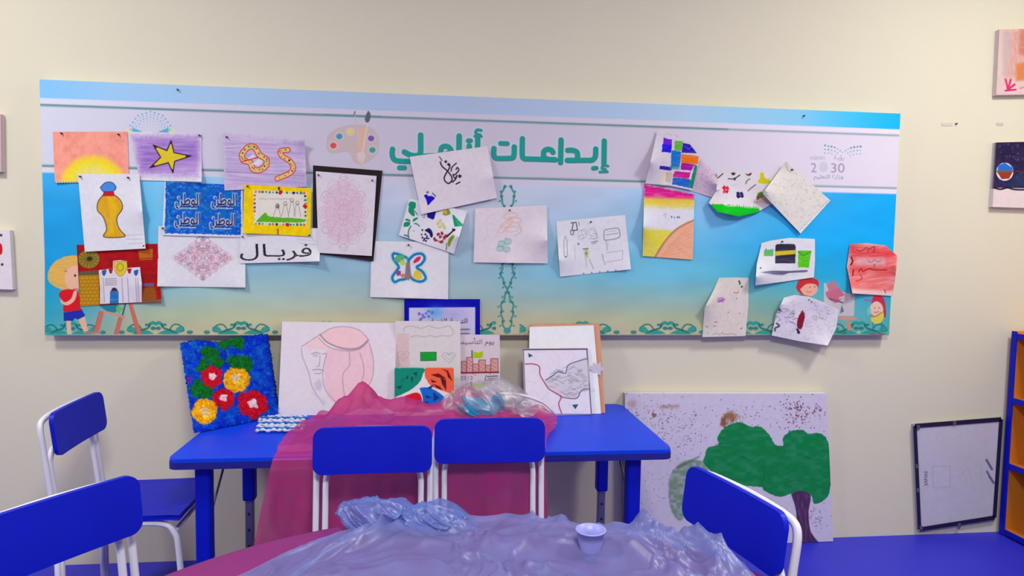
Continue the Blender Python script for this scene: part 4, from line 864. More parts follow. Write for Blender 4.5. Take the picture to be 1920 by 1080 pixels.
bobj('table_top', prism_bm(ol, .022, lambda c: Vector((c.x, c.y, ZT-.011+c.z)), .003), M_BLUE, bt)
bobj('edging', prism_bm([(x*1.0015, y*1.0025) for x, y in ol], .020, lambda c: Vector((c.x, c.y, ZT-.0165+c.z-.004))), M_EDGE, bt)
legged(bt, [(-.672, -.58), (.622, -.58), (-.672, -.10), (.645, -.10)], ZT-.03, .27)
for x, s in ((-.672, 1), (.63, -1)):
    tube('brace', [(x, -.13, .555), (x, -.3, .555), (x, -.34, .54), (x, -.565, .36)], .004, M_STEEL, bt, 6)

# things leaning on the wall behind the table top
def b_portrait(p):
    z = Z(300, 580, 4); g = (150, 140, 156); pk = (236, 190, 208)
    p.fill(bez(z((1200, 190), (1280, 140), (1400, 130), (1500, 160), (1560, 225), (1480, 285), (1350, 285), (1250, 240), (1200, 190)), 4), (240, 198, 208), tex=.12); p.fill(bez(z((1085, 270), (1200, 195), (1260, 260), (1280, 300), (1180, 300), (1090, 290)), 3), (240, 202, 206), .8)
    p.fill(bez(z((1240, 310), (1350, 290), (1480, 290), (1570, 250), (1600, 380), (1590, 520), (1520, 650), (1440, 700), (1300, 700), (1250, 620), (1230, 450), (1240, 310)), 4), pk, .85, soft=3, tex=.25, ang=1.4)
    for P in (((1060, 280), (1200, 190), (1290, 140), (1400, 130), (1500, 160), (1562, 225)), ((1200, 190), (1260, 250), (1380, 290), (1490, 285), (1562, 230)), ((1190, 215), (1260, 280), (1380, 312), (1490, 300), (1565, 240)), ((1570, 255), (1600, 380), (1590, 520), (1520, 640), (1440, 710)), ((1420, 320), (1420, 420), (1370, 500), (1390, 700)), ((1500, 330), (1530, 450), (1500, 580), (1440, 700)), ((1250, 330), (1220, 470), (1240, 600), (1320, 700)), ((1060, 290), (1070, 360), (1110, 460), (1130, 540), (1150, 600), (1230, 720))):
        p.line(z(*P), 1.5, g, .75, smooth=5)
    p.line(z((1200, 190), (1260, 250), (1380, 298), (1490, 292), (1562, 230)), 2.6, (130, 122, 136), .6, smooth=5)
    p.line(z((1135, 335), (1170, 322), (1200, 335)), 1.4, g, smooth=3); p.line(z((1215, 335), (1240, 330)), 1.3, g); p.ell(*z((1165, 345))[0], 4, 2, g, wd=1); p.line(z((1200, 350), (1195, 420), (1175, 430)), 1.2, g, smooth=3); p.line(z((1145, 455), (1190, 450), (1225, 460)), 2, (150, 140, 160), .8, smooth=3); p.line(z((1160, 480), (1190, 485), (1210, 475)), 1.2, g)
    p.fill(bez(z((1155, 560), (1190, 520), (1215, 560), (1205, 610), (1165, 600), (1155, 560)), 3), (190, 182, 206), .7, soft=4, tex=.3); p.fill(z((1130, 620), (1180, 640), (1260, 700), (1230, 720)), (200, 194, 216), .6, soft=4)
board('portrait_board', 'large white board with a pencil profile in pink headcloth', (529, 603), (742, 606), (741, 778), (521, 778), .056, ZT+.001, .010, b_portrait, (224, 216, 228))
def b_cert(p):
    p.fill([(767, 577), (891, 576), (891, 700), (767, 700)], (208, 204, 236), soft=1); p.grad(lambda X, Y: np.exp(-((X-816)/16)**2-((Y-586)/12)**2), (70, 170, 240), .8); p.grad(lambda X, Y: np.exp(-((X-850)/26)**2-((Y-590)/14)**2), (170, 160, 226), .6)
    z = Z(700, 550, 8)
    for q in ((690, 310), (740, 330), (790, 300), (830, 270), (880, 285), (720, 380), (700, 400), (760, 360), (830, 350)): p.blob(*z(q)[0], 3, (100, 100, 206), a=.75, seed=q[0])
    p.text('التربية الفنية', 842, 606, 13, (60, 50, 70), 1.1)
    for y in (618, 626): p.line([(846, y), (880, y-.5)], 2.2, (96, 84, 110), .75)
def blueb(p): p.C[:] = C3((4, 6, 178)); b_cert(p)
board('blue_certificate', 'certificate in a deep blue border standing behind the others', (758, 561), (900, 561), (900, 778), (758, 778), .046, ZT+.001, .004, blueb, edge=(10, 10, 150), cat='certificate', yb=-.052)
def b_flagdoc(p):
    z = Z(700, 560, 4); k = (90, 70, 90)
    p.C[:] = C3((224, 210, 222)); p.text('يوم التأسيس', *z((760, 340))[0], 12, (110, 96, 126), 1.2)
    p.line(z((740, 390), (740, 560)), 2, (70, 60, 60)); p.fill(bez(z((750, 395), (790, 405), (820, 395), (818, 440), (780, 445), (750, 440), (750, 395)), 3), (176, 206, 30))
    for x0, x1, t in ((660, 700, 470), (700, 745, 440), (745, 790, 490), (790, 840, 460), (840, 880, 500), (880, 935, 450)):
        p.fill(z((x0, t), (x1, t), (x1, 555), (x0, 555)), (222, 166, 166)); p.line(z((x0, 555), (x0, t), (x1, t), (x1, 555)), 1.3, (150, 70, 76))
        for q in range(8): p.line(z((x0+4+(q % 3)*14, t+14+q*10), (x0+10+(q % 3)*14, t+16+q*10)), 1.1, (150, 60, 70), .8)
    p.line(z((640, 557), (938, 552)), 3, (140, 40, 56)); p.text('2212', *z((700, 610))[0], 10, (130, 100, 150), 1.2); p.line(z((845, 580), (835, 610), (935, 615)), 1.2, k); p.line(z((855, 585), (930, 580)), 2.6, (110, 100, 120), .8); p.line(z((860, 600), (925, 600)), 2, (120, 110, 130), .8)
    p.line(z((735, 625), (738, 745)), 2, (70, 60, 60)); p.fill(bez(z((745, 635), (790, 640), (835, 630), (832, 665), (780, 668), (745, 665), (745, 635)), 3), (196, 216, 60)); p.fill(z((665, 650), (690, 645), (692, 730), (665, 735)), (240, 206, 110)); p.line(z((665, 735), (665, 650), (690, 645), (692, 730)), 1.2, (180, 120, 60)); p.blob(*z((810, 705))[0], 4, (214, 40, 120)); p.line(z((750, 715), (760, 735), (800, 730)), 1.4, (180, 130, 150))
board('flag_drawing', 'white sheet with green flags over a red brick town', (845, 627), (937, 628), (938, 776), (846, 776), .062, ZT+.001, .003, b_flagdoc, yb=-.074)
def b_hearts(p):
    z = Z(700, 550, 8); g = (176, 172, 180)
    p.C[:] = C3((222, 218, 222)); p.fill(z((350, 600), (535, 600), (540, 1200), (345, 1200)), (222, 192, 196), .8, soft=3)
    p.line(z((470, 575), (455, 540), (500, 500), (560, 490), (640, 505), (720, 525), (830, 490), (930, 520), (1010, 520), (1130, 490), (1170, 520), (1200, 590), (1150, 640), (1020, 635), (940, 655), (850, 635), (760, 655), (650, 635), (560, 655)), 1.6, g, .8, smooth=4)
    p.fill(z((708, 885), (945, 882), (942, 1008), (710, 1012)), (18, 166, 50), tex=.1); p.line(z((708, 885), (945, 882), (942, 1008), (710, 1012)), 1.3, (40, 110, 70), closed=True)
    def heart(x, y, s, c): p.line(bez(z((x, y+s), (x-s, y), (x-s*.8, y-s*.6), (x-s*.2, y-s*.6), (x, y-s*.2), (x+s*.4, y-s*.7), (x+s, y-s*.4), (x+s*.8, y+s*.1), (x, y+s)), 4), 1.2, c, .8)
    heart(1135, 950, 95, (170, 164, 186)); heart(1140, 945, 55, g); heart(455, 930, 85, (196, 160, 170)); heart(450, 940, 40, (200, 170, 180))
board('hearts_board', 'white board with outlined hearts and a small green flag', (741, 602), (863, 602), (864, 778), (742, 778), .070, ZT+.001, .004, b_hearts, yb=-.098)
def b_leaf(p):
    z = Z(700, 560, 4); p.C[:] = C3((226, 218, 228))
    p.fill(bez(z((160, 520), (372, 520), (375, 560), (350, 620), (300, 670), (230, 710), (155, 745)), 3).tolist()+z((155, 800), (155, 520)), (8, 136, 116), rough=.5)
    p.fill(bez(z((390, 520), (605, 520), (600, 700), (520, 690), (440, 660), (400, 610), (385, 570), (390, 520)), 3), (236, 96, 66), rough=.5)
    p.fill(bez(z((235, 730), (310, 705), (350, 715), (365, 760), (350, 795), (245, 795), (235, 730)), 3), (214, 20, 40)); p.fill(bez(z((345, 670), (400, 665), (470, 690), (540, 750), (500, 800), (380, 805), (370, 740), (345, 670)), 3), (16, 104, 206))
    for P in (((200, 640), (230, 590), (225, 610)), ((240, 600), (260, 570), (262, 600)), ((290, 560), (330, 550), (320, 600), (315, 570)), ((170, 660), (220, 650), (200, 680)), ((280, 590), (300, 585), (290, 640))): p.fill(z(*P), (10, 76, 76))
    for P in (((430, 570), (490, 560), (550, 600), (480, 590)), ((510, 525), (560, 540), (595, 620), (560, 590), (550, 550)), ((500, 580), (545, 610), (548, 690), (515, 640)), ((430, 605), (480, 625), (440, 630)), ((450, 640), (500, 660), (520, 690), (470, 665))): p.fill(z(*P), (96, 24, 30))
    for P in (((400, 670), (460, 640), (430, 680)), ((385, 720), (440, 740), (400, 750)), ((450, 700), (500, 745), (450, 770)), ((380, 770), (420, 775), (400, 800))): p.fill(z(*P), (20, 50, 130))
board('leaf_painting', 'small canvas of green, orange, red and blue leaf patches', (740, 690), (851, 690), (852, 779), (740, 779), .125, ZT+.001, .012, b_leaf, cat='painting')
# brown board, white sheet, bordered map
board('brown_board', 'brown card board leaning behind the white sheet and map', (996, 608), (1124, 607), (1135, 775), (990, 775), .049, ZT+.001, .005, lambda p: p.C.__setitem__(slice(None), C3((206, 148, 122))), edge=(190, 130, 100), cat='board', dens=.5)
board('plain_white_board', 'blank white sheet between the brown board and the map', (993, 613), (1113, 610), (1127, 776), (990, 777), .057, ZT+.001, .003, lambda p: (p.ell(1111, 732, 4, 2.6, (150, 190, 190), .8, wd=1.2)), cat='sheet')
def star_bm():
    o = []
    for k in range(12):
        a = 2*PI*k/12; r = .030 if k % 2 == 0 else .018; o.append((r*math.cos(a), r*math.sin(a)))
    return o
sp = W(1119, 692, .128); bm = prism_bm(star_bm(), .002, lambda c: Vector((sp[0]+c.x, sp[1]+c.z-(.0), sp[2]+c.y)))
tag(bobj('paper_star', bm, mat('star_paper', rgb(222, 214, 230), .7)), 'white paper star poking out right of the map', 'paper star')
def b_map(p):
    z = Z(700, 560, 4); p.C[:] = C3((222, 214, 232)); k = (76, 66, 96); g = (206, 200, 214)
    p.line(z((1122, 382), (1605, 378)), 2.6, k); p.line(z((1602, 378), (1635, 862)), 2.2, (90, 80, 110)); p.line(z((1125, 382), (1142, 860)), 2, (110, 100, 130)); p.line(z((1140, 866), (1640, 868)), 1.6, (80, 80, 150))
    reg = bez(z((1290, 612), (1340, 580), (1390, 545), (1440, 560), (1460, 500), (1530, 470), (1605, 450), (1615, 680), (1560, 690), (1530, 745), (1400, 735), (1330, 690), (1290, 640), (1290, 612)), 3)
    p.fill(reg, (196, 192, 206), .7); g2 = random.Random(7)
    for q in range(120):
        x, y = g2.uniform(1310, 1600), g2.uniform(500, 730); a = g2.uniform(-.6, .6)
        if (y-620)**2/110**2+(x-1470)**2/165**2 < 1: p.line(z((x-16, y-16*a), (x+16, y+16*a)), 1.3, (140, 136, 150), .6)
    p.line(z((1290, 612), (1340, 580), (1390, 545), (1440, 560), (1460, 500), (1530, 470), (1605, 450)), 1.6, (70, 80, 130), smooth=3); p.line(z((1400, 735), (1470, 748), (1530, 745), (1560, 690), (1620, 675)), 1.8, (110, 84, 130), smooth=3)
    p.line(z((1140, 490), (1200, 490), (1245, 510), (1250, 570), (1290, 640), (1320, 680), (1390, 720), (1410, 740), (1390, 790), (1412, 860)), 2.2, (176, 66, 110), smooth=4)
    for P in (((1140, 600), (1200, 630), (1260, 600)), ((1230, 850), (1260, 760), (1320, 700)), ((1480, 390), (1510, 430), (1490, 470)), ((1340, 390), (1400, 450), (1380, 520)), ((1200, 400), (1300, 400)), ((1460, 780), (1510, 850), (1600, 840))): p.line(z(*P), 1.2, g, smooth=4)
    p.fill(z((1162, 408), (1198, 428), (1165, 442)), (24, 84, 130)); p.fill(z((1490, 795), (1538, 792), (1515, 830)), (24, 90, 110))
mp = board('map_drawing', 'dark edged sheet with a hand drawn map and purple route', (980, 654), (1102, 653), (1110, 778), (984, 779), .105, ZT+.001, .006, b_map)

# tufted flower panel
def flowers(p):
    z = Z(300, 580, 4)
    p.C[:] = C3((14, 76, 206)); X, Y = p.X, p.Y
    p.mix(np.arange(len(X)), np.clip((vnoise(X/12, Y/12, 41)-.45)*3, 0, .8), (6, 46, 206)); p.mix(np.arange(len(X)), np.clip((vnoise(X/7, Y/7, 42)-.6)*3, 0, .7), (20, 120, 216))
    p.grad(lambda X, Y: np.clip((350-X)/16, 0, 1)*.8, (20, 110, 196))
    for q in ((380, 330, 20), (430, 380, 16), (580, 250, 12), (590, 240, 16), (620, 395, 20), (560, 400, 14), (330, 430, 16), (300, 610, 18), (340, 600, 16), (480, 250, 12), (280, 560, 10)): p.blob(*z(q[:2])[0], q[2]*.9, (16, 116, 40), j=.4, rough=2, seed=q[0], soft=3)
    p.blob(*z((222, 530))[0], 5, (120, 40, 170)); p.blob(*z((480, 345))[0], 8, (20, 50, 190))
    rd, yl = (206, 18, 44), (240, 176, 24)
    for x, y, r, c in ((390, 505, 21, rd), (570, 525, 25, yl), (480, 670, 22, rd), (700, 710, 29, rd), (335, 765, 24, yl)):
        for k in range(6 if c is rd else 9):
            a = 2*PI*k/(6 if c is rd else 9)+x; p.blob(*z((x+r*2.1*math.cos(a), y+r*1.9*math.sin(a)))[0], r*.5, c, j=.25, rough=1.4, seed=k+int(x), soft=2)
        p.ell(*z((x, y))[0], r*.75, r*.72, c, rough=1.2)
        if c is yl: p.blob(*z((x+20, y+20))[0], r*.35, (246, 206, 60), seed=2)
        p.blob(*z((x, y-5))[0], r*.33, (236, 214, 226) if c is rd else (226, 200, 150), j=.4, seed=3, soft=2)
    p.C *= (1+.25*(vnoise(X/1.8, Y/1.8, 51)-.5)+.2*(vnoise(X/3.5, Y/3.5, 52)-.5))[:, None]
nu, nv = 150, 150
TLc, TRc = W(338, 645, .062), W(499, 628, .074); BLc, BRc = H(364, 812, ZT+.004), H(521, 779, ZT+.004)
u = np.linspace(0, 1, nu)[None, :, None]; v = np.linspace(0, 1, nv)[:, None, None]
P0 = (1-v)*((1-u)*TLc+u*TRc)+v*((1-u)*BLc+u*BRc)
uu, vv = u[..., 0]+0*v[..., 0], v[..., 0]+0*u[..., 0]
nrm = np.cross(TRc-TLc, BLc-TLc); nrm /= np.linalg.norm(nrm); nrm *= -1 if nrm[1] > 0 else 1
P0[..., 2] += (-.010*np.exp(-((uu-.42)/.16)**2)*(1-vv)**4+.006*np.exp(-((uu-.15)/.12)**2)*(1-vv)**4)
puff = .028*(np.clip(16*uu*(1-uu)*vv*(1-vv), 0, 1)**.45)
fuzz = rng.normal(0, .0016, (nv, nu))+.004*(vnoise(uu*26, vv*26, 61)-.5)
edge = np.minimum(np.minimum(uu, 1-uu), np.minimum(vv, 1-vv)) < .012
P0 = P0+nrm*(puff+fuzz)[..., None]; jit = rng.normal(0, .0016, P0.shape); jit[..., 2] *= (vv < .99); P0 = P0+jit*edge[..., None]
P0[-1, :, 2] = ZT+.003
X, Y = proj(P0); pt = Paint(X.ravel(), Y.ravel()); flowers(pt)
tag(grid_mesh('tufted_cushion', P0, pt.C, M_YARN, back=np.array([0, .030, 0]), edgecol=(12, 60, 170)), 'tufted blue wool cushion with red and yellow flowers', 'cushion')

# yarn
yr = empty('yarn_bundle', tuple(H(528, 796, ZT)), 'loose bundle of pale blue and white yarn lying on the blue table', 'yarn')
M_Y1, M_Y2 = mat('white_yarn', rgb(214, 224, 244), .95, noise=.2, nscale=160, bump=.6, bscale=600), mat('blue_yarn', rgb(40, 110, 214), .95, noise=.25, nscale=160, bump=.6, bscale=600)
for k in range(9):
    y0 = 781+k*3.2; pts = []
    for q in range(15):
        a = q/14; pts.append(H(487+a*88-k*.6+random.uniform(-1, 1), y0+1.1*math.sin(q*2.1+k*1.7)+random.uniform(-.5, .5), ZT+.006+.004*abs(math.sin(q*1.4+k))))
    pts = bez(pts, 3); rad = [.0048*(1+.35*math.sin(i*1.25+k)) for i in range(len(pts))]
    under(tube('yarn_strand', pts, rad, M_Y2 if k % 3 == 1 else M_Y1, None, 7), yr)

# pink tulle thrown over the table
M_TULLE = film('pink_tulle', rgb(255, 34, 160), .24, .6, .55)
M_TULLE2 = film('pink_tulle_hem', rgb(220, 30, 110), .2, .5, .6)
def tulle():
    nu, nv = 130, 120
    U, V = np.meshgrid(np.linspace(0, 1, nu), np.linspace(0, 1, nv))
    # ridge height of the crumpled back edge along the table
    hx = np.interp(U[0], [0, .07, .16, .22, .3, .4, .5, .6, .68, .78, .88, .95, 1], [.004, .02, .072, .098, .06, .058, .05, .082, .09, .05, .012, .03, .012])
    path_y = np.array([-.19, -.225, -.27, -.33, -.42, -.52, -.615, -.640, -.645, -.646, -.647, -.648]); hh = np.array([.25, .95, 1., .55, .12, .03, 0, 0, 0, 0, 0, 0])
    zz = np.array([.598, .598, .598, .597, .596, .596, .597, .590, .56, .42, .25, .06])
    t = np.linspace(0, 1, len(path_y))
    y = np.interp(V, t, path_y); z = np.interp(V, t, zz); hgt = np.interp(V, t, hh)*hx[None]
    top = np.interp(V, t, [1, 1, 1, 1, 1, 1, 1, 1, .9, .5, .25, 0])
    xl = np.interp(V, t, [-.40, -.42, -.44, -.455, -.46, -.462, -.462, -.463, -.47, -.5, -.53, -.55]); xr = np.interp(V, t, [.36, .40, .42, .425, .40, .36, .335, .33, .33, .34, .35, .36])
    x = xl+(xr-xl)*U
    n = vnoise(U*9+V*3, V*7, 71)-.5; n2 = vnoise(U*24, V*13+U*9, 72)-.5
    z = z+hgt*(1+.5*n+.45*n2)+np.clip(.018*(n+.35)+.014*(n2+.3)+.01*np.abs(vnoise(U*40, V*30, 77)-.5), 0, 1)*(V < .52)
    fold = np.where(V > .6, 1, 0)*(1-top)
    y = y-fold*(.006+.008*np.sin(U*38+4*vnoise(U*5, V*2, 73))+.004*np.sin(U*90))
    y = y+.012*n2*(V < .35)
    z = np.maximum(z, np.where(V < .56, ZT+.0035, .004))
    return np.stack([x, y, z], -1)
P = tulle(); nv, nu = P.shape[:2]; idx = np.arange(nu*nv).reshape(nv, nu)
F = np.stack([idx[1:, :-1], idx[1:, 1:], idx[:-1, 1:], idx[:-1, :-1]], -1).reshape(-1, 4)
tu = mesh('pink_tulle_cloth', P.reshape(-1, 3), F, M_TULLE, None, True); tag(tu, 'sheer pink tulle crumpled over the blue table and hanging down its front', 'cloth')

# crumpled clear bag with turquoise fabric in it
M_BAG = film('clear_plastic', rgb(232, 230, 242), .72, .35, .5)
M_TEAL = mat('turquoise_fabric', rgb(4, 140, 196), .9, noise=.25, nscale=60, bump=.3, bscale=150)
def crumple(name, c, rx, ry, rz, m, seed, amp, parent=None, sub=5, flat=None):
    bm = bmesh.new(); bmesh.ops.create_icosphere(bm, subdivisions=sub, radius=1)
    A = np.array([v.co[:] for v in bm.verts]); n = vnoise(A[:, 0]*2.2+A[:, 2]*1.3+seed+9, A[:, 1]*2.2-A[:, 2]*1.7+9, seed)-.5; n2 = np.abs(vnoise(A[:, 0]*5.2+A[:, 2]*4+30, A[:, 1]*5-A[:, 2]*3.5+30, seed+1)-.5)
    r = 1+amp*n+amp*.8*(n2-.2)
    for v, q in zip(bm.verts, r):
        v.co = (c[0]+v.co.x*q*rx, c[1]+v.co.y*q*ry, max(c[2]+v.co.z*q*rz, flat if flat is not None else -9))
    return bobj(name, bm, m, parent, True)
bp = H(900, 788, ZT)
bag = empty('fabric_bag', tuple(bp), 'crumpled clear plastic bag on the table beside the flag drawing', 'bag')
bl_ = (bp[0]+.02, bp[1]-.03, ZT+.064)
under(crumple('plastic_film', bl_, .115, .07, .075, M_BAG, 3, .7, flat=ZT+.004), bag)
f = under(crumple('turquoise_fabric', (bp[0]-.008, bp[1]-.078, ZT+.052), .080, .040, .040, M_TEAL, 8, .9, flat=ZT+.004), bag); f['label'] = 'turquoise fabric'
f = under(crumple('turquoise_fabric', (bp[0]+.058, bp[1]-.072, ZT+.078), .024, .02, .03, M_TEAL, 12, .9, sub=4), bag)
bg2 = empty('clear_film_fold', (.31, -.3, ZT), 'clear plastic film arching beside the bag toward the map', 'plastic film')
def arch():
    U, V = np.meshgrid(np.linspace(0, 1, 40), np.linspace(0, 1, 24))
    x = .225+.20*U; y = -.28-.05*V+.012*(vnoise(U*6, V*5, 81)-.5); top = ZT+.004+.098*np.sqrt(np.clip(1-U**2.1, 0, 1))
    z = ZT+.003+(top-ZT-.003)*(1-V)
    return np.stack([x, y, z], -1)
P = arch(); nv, nu = P.shape[:2]; idx = np.arange(nu*nv).reshape(nv, nu); F = np.stack([idx[1:, :-1], idx[1:, 1:], idx[:-1, 1:], idx[:-1, :-1]], -1).reshape(-1, 4)
under(mesh('film_sheet', P.reshape(-1, 3), F, M_BAG, None, True), bg2)
under(tube('film_hem', [tuple(q) for q in P[0, ::2]], .005, mat('film_rim', rgb(232, 228, 244), .4), None, 6), bg2)

# ------------------------------------------------------------------ chairs
def make_chair(label, group):
    t = empty('school_chair', (0, 0, 0), label, 'chair', group)       # faces -y, backrest centre over the origin
    HW = .156
    def curve(c): return Vector((c.x, -.25*c.x*c.x-.010+.12*(c.y)+c.z, .648+c.y))
    # strip mesh: front and back built from matching upper and lower outlines
    xs = np.r_[-.161+.028*(1-np.cos(np.linspace(0, PI/2, 8))), np.linspace(-.133, .133, 19)[1:-1], .161-.028*(1-np.cos(np.linspace(PI/2, 0, 8)))]
    def half(x):
        e = .161-abs(x); return .063 if e >= .028 else .063-.028+math.sqrt(max(0, .028**2-(.028-e)**2))
    V = []; F = []; nz = 6
    for s in (-.006, .006):
        for x in xs:
            h = max(half(x), .002)
            for k in range(nz+1): V.append(curve(Vector((x, -h+2*h*k/nz, s))))
    n1 = len(xs)*(nz+1)
    for i in range(len(xs)-1):
        for k in range(nz):
            a = i*(nz+1)+k; b = a+nz+1
            F.append((a, b, b+1, a+1)); F.append((n1+a, n1+a+1, n1+b+1, n1+b))
        for k in (0, nz):
            a = i*(nz+1)+k; b = a+nz+1; F.append((a, n1+a, n1+b, b) if k == 0 else (a, b, n1+b, n1+a))
    for i in (0, len(xs)-1):
        for k in range(nz): a = i*(nz+1)+k; F.append((a, a+1, n1+a+1, n1+a) if i == 0 else (a, n1+a, n1+a+1, a+1))
    mesh('backrest', V, F, M_BLUE2, t, False)
    # seat
    so = [(-.15, -.02), (.15, -.02), (.157, -.05), (.16, -.33), (.147, -.355), (-.147, -.355), (-.16, -.33), (-.157, -.05)]
    so = [tuple(q[:2]) for q in bez([so[-1]]+so+[so[0]], 3)[3:-3]]
    bobj('seat', prism_bm(so, .016, lambda c: Vector((c.x, c.y, .392+c.z+.10*(c.x*c.x))), .004), M_BLUE2, t)
    # hoop behind the backrest and down to the seat
    def yb(z): return .018+.12*(z-.648)
    hoop = []
    zb = .37
    hoop = [(-HW, yb(zb), zb), (-HW, yb(.5), .5), (-HW, yb(.60), .60), (-HW, yb(.66), .66), (-HW+.010, yb(.684), .684), (-HW+.035, yb(.694)-.003, .694), (-.08, yb(.696), .696), (0, yb(.696)+.005, .696)]
    hoop = hoop+[(-x, y, z) for x, y, z in hoop[-2::-1]]
    tube('back_hoop', bez(hoop, 4), .0085, M_WHITE, t, 8, 1.0)
    inner = [(-.131, yb(.37)+.002, .37), (-.131, yb(.5)+.002, .5), (-.130, yb(.56)+.002, .56), (-.118, yb(.588), .588), (-.092, yb(.598)+.002, .598), (0, yb(.598)+.006, .598)]
    inner = inner+[(-x, y, z) for x, y, z in inner[-2::-1]]
    tube('inner_hoop', bez(inner, 4), .0085, M_WHITE, t, 8)
    for s in (-1, 1):
        for x in (HW, .131):
            lg = tube('leg', [(s*x, yb(.37), .372), (s*x, yb(.2)+.02, .2), (s*(x+.004), yb(0)+.045, .0)], .0085, M_WHITE, t, 8)
            if x == HW: tube('foot_cap', [(s*(x+.003), yb(0)+.044, .024), (s*(x+.004), yb(0)+.045, .0)], .011, M_BLACK, lg, 8)
        fl = bez([(s*.146, -.02, .376), (s*.149, -.2, .376), (s*.150, -.30, .372), (s*.151, -.335, .345), (s*.152, -.348, .28), (s*.155, -.365, 0)], 5)
        lg = tube('leg', fl, .0095, M_WHITE, t, 8)
        tube('foot_cap', [(s*.1545, -.3638, .024), (s*.155, -.365, 0)], .0125, M_BLACK, lg, 8)
    tube('stretcher', [(-.15, -.335, .345), (.15, -.335, .345)], .007, M_WHITE, t, 6)
    return t
def copy_tree(o, parent=None):
    c = o.copy(); COL.objects.link(c)
    if parent: c.parent = parent
    for ch in list(o.children): copy_tree(ch, c)
    return c
GRP = 'blue school chairs around the tables'
ch0 = make_chair('blue chair before the table, left one of the middle pair', GRP); ch0.location = (-.168, -.742, 0); ch0.rotation_euler[2] = .02
for x, y, a, lab in ((.160, -.672, 0., 'blue chair right of the middle pair, closer to the table'),
                     (-1.112, -.410, 1.61, 'blue chair at the left end of the back table, seat showing'),
                     (-.740, -1.222, .975, 'near blue chair at the lower left, long backrest facing the round table'),
                     (.642, -1.268, -1.34, 'near blue chair at the right of the round table before the tree canvas')):
    c = copy_tree(ch0); c.location = (x, y, 0); c.rotation_euler[2] = a; c['label'] = lab

# ------------------------------------------------------------------ tree canvas, low frame, shelf
def b_tree(p):
    z = Z(1140, 720, 3); p.C[:] = C3((216, 208, 230)); X, Y = p.X, p.Y
    g = random.Random(11); br = [(120, 60, 50), (150, 80, 50), (70, 50, 110), (100, 56, 70)]
    def spat(x0, y0, x1, y1, n, r=1.1, cols=br):
        for k in range(n):
            a = g.gauss(.5, .27); b = g.gauss(.5, .27); q = z((x0+a*(x1-x0), y0+b*(y1-y0)))[0]; p.dots([q], g.uniform(.4, r), g.choice(cols), .8)
    p.blob(*z((690, 185))[0], 12, (150, 90, 44), j=.5, rough=3, soft=8, a=.8); p.blob(*z((650, 210))[0], 7, (130, 70, 40), j=.4, rough=2, soft=5, a=.8); p.line(z((300, 130), (390, 125)), 5, (160, 96, 60), .5, soft=6); p.blob(*z((260, 175))[0], 5, (130, 70, 60), rough=2, a=.7); p.blob(*z((140, 110))[0], 7, (190, 130, 120), soft=8, a=.5)
    spat(120, 80, 420, 240, 110); spat(330, 100, 600, 420, 110); spat(180, 170, 500, 420, 120, 1., [(70, 50, 110), (90, 60, 110)]); spat(600, 100, 900, 260, 80); spat(960, 80, 1220, 280, 150, 1.4); spat(1010, 90, 1110, 170, 60, 1.5); spat(1150, 120, 1210, 170, 30, 1.5); spat(1100, 640, 1240, 860, 70, 1.1, [(70, 50, 120)]); spat(180, 440, 400, 700, 60, .9, [(90, 80, 120)])
    p.fill(bez(z((340, 560), (370, 480), (440, 430), (540, 440), (560, 520), (470, 600), (420, 760), (370, 740), (345, 660), (340, 560)), 4), (96, 140, 100), .7, soft=4, tex=.5, sc=(6, 5)); p.line(z((390, 470), (510, 410)), 3, (90, 90, 70), .6, soft=4); p.line(bez(z((340, 560), (370, 480), (345, 660), (390, 750)), 3), .9, (90, 120, 110), .5)
    gr = (16, 136, 74)
    p.fill(bez(z((545, 410), (560, 360), (620, 340), (615, 300), (660, 240), (740, 215), (800, 240), (860, 240), (910, 290), (940, 340), (985, 345), (985, 300), (1030, 265), (1090, 258), (1130, 280), (1180, 275), (1232, 310), (1250, 420), (1250, 590), (1220, 650), (1160, 675), (1135, 620), (1040, 615), (960, 635), (880, 600), (860, 580), (760, 570), (640, 540), (540, 450), (545, 410)), 4), gr, rough=.8, tex=.12, sc=(12, 6))
    for P in (((870, 460), (880, 520), (860, 560)), ((930, 340), (960, 380)), ((610, 340), (660, 330), (700, 345)), ((1000, 560), (1060, 540), (1120, 560)), ((740, 400), (800, 430), (850, 400)), ((1100, 400), (1160, 430), (1220, 400))): p.line(z(*P), 1.6, (12, 100, 66), .5, smooth=3)
    for q in range(40): x, y = z((g.uniform(1020, 1110), g.uniform(470, 600)))[0]; p.dots([(x, y)], 1., (60, 96, 110), .6)
    p.fill(bez(z((1030, 620), (1055, 700), (1060, 780), (1048, 905), (1185, 905), (1140, 830), (1128, 720), (1140, 625), (1080, 600), (1030, 620)), 3), (84, 50, 96), tex=.15, ang=1.5); p.blob(*z((1085, 735))[0], 3, (130, 50, 90), a=.6)
    p.fill(z((1040, 906), (1260, 906), (1300, 960), (1000, 960)), (206, 198, 226), .4)
board('tree_canvas', 'large white canvas with green painted trees standing on the floor', (1172, 738), (1550, 738), (1562, 1022), (1172, 1022), .035, .002, .03, b_tree, (216, 208, 230), (226, 220, 224), 'painting')
lf = empty('low_picture_back', tuple(W(1800, 985, .01)), 'white backing board with black taped edges set low beside the shelf', 'picture')
fc = [(1713, 796), (1880, 783), (1867, 973), (1722, 996)]
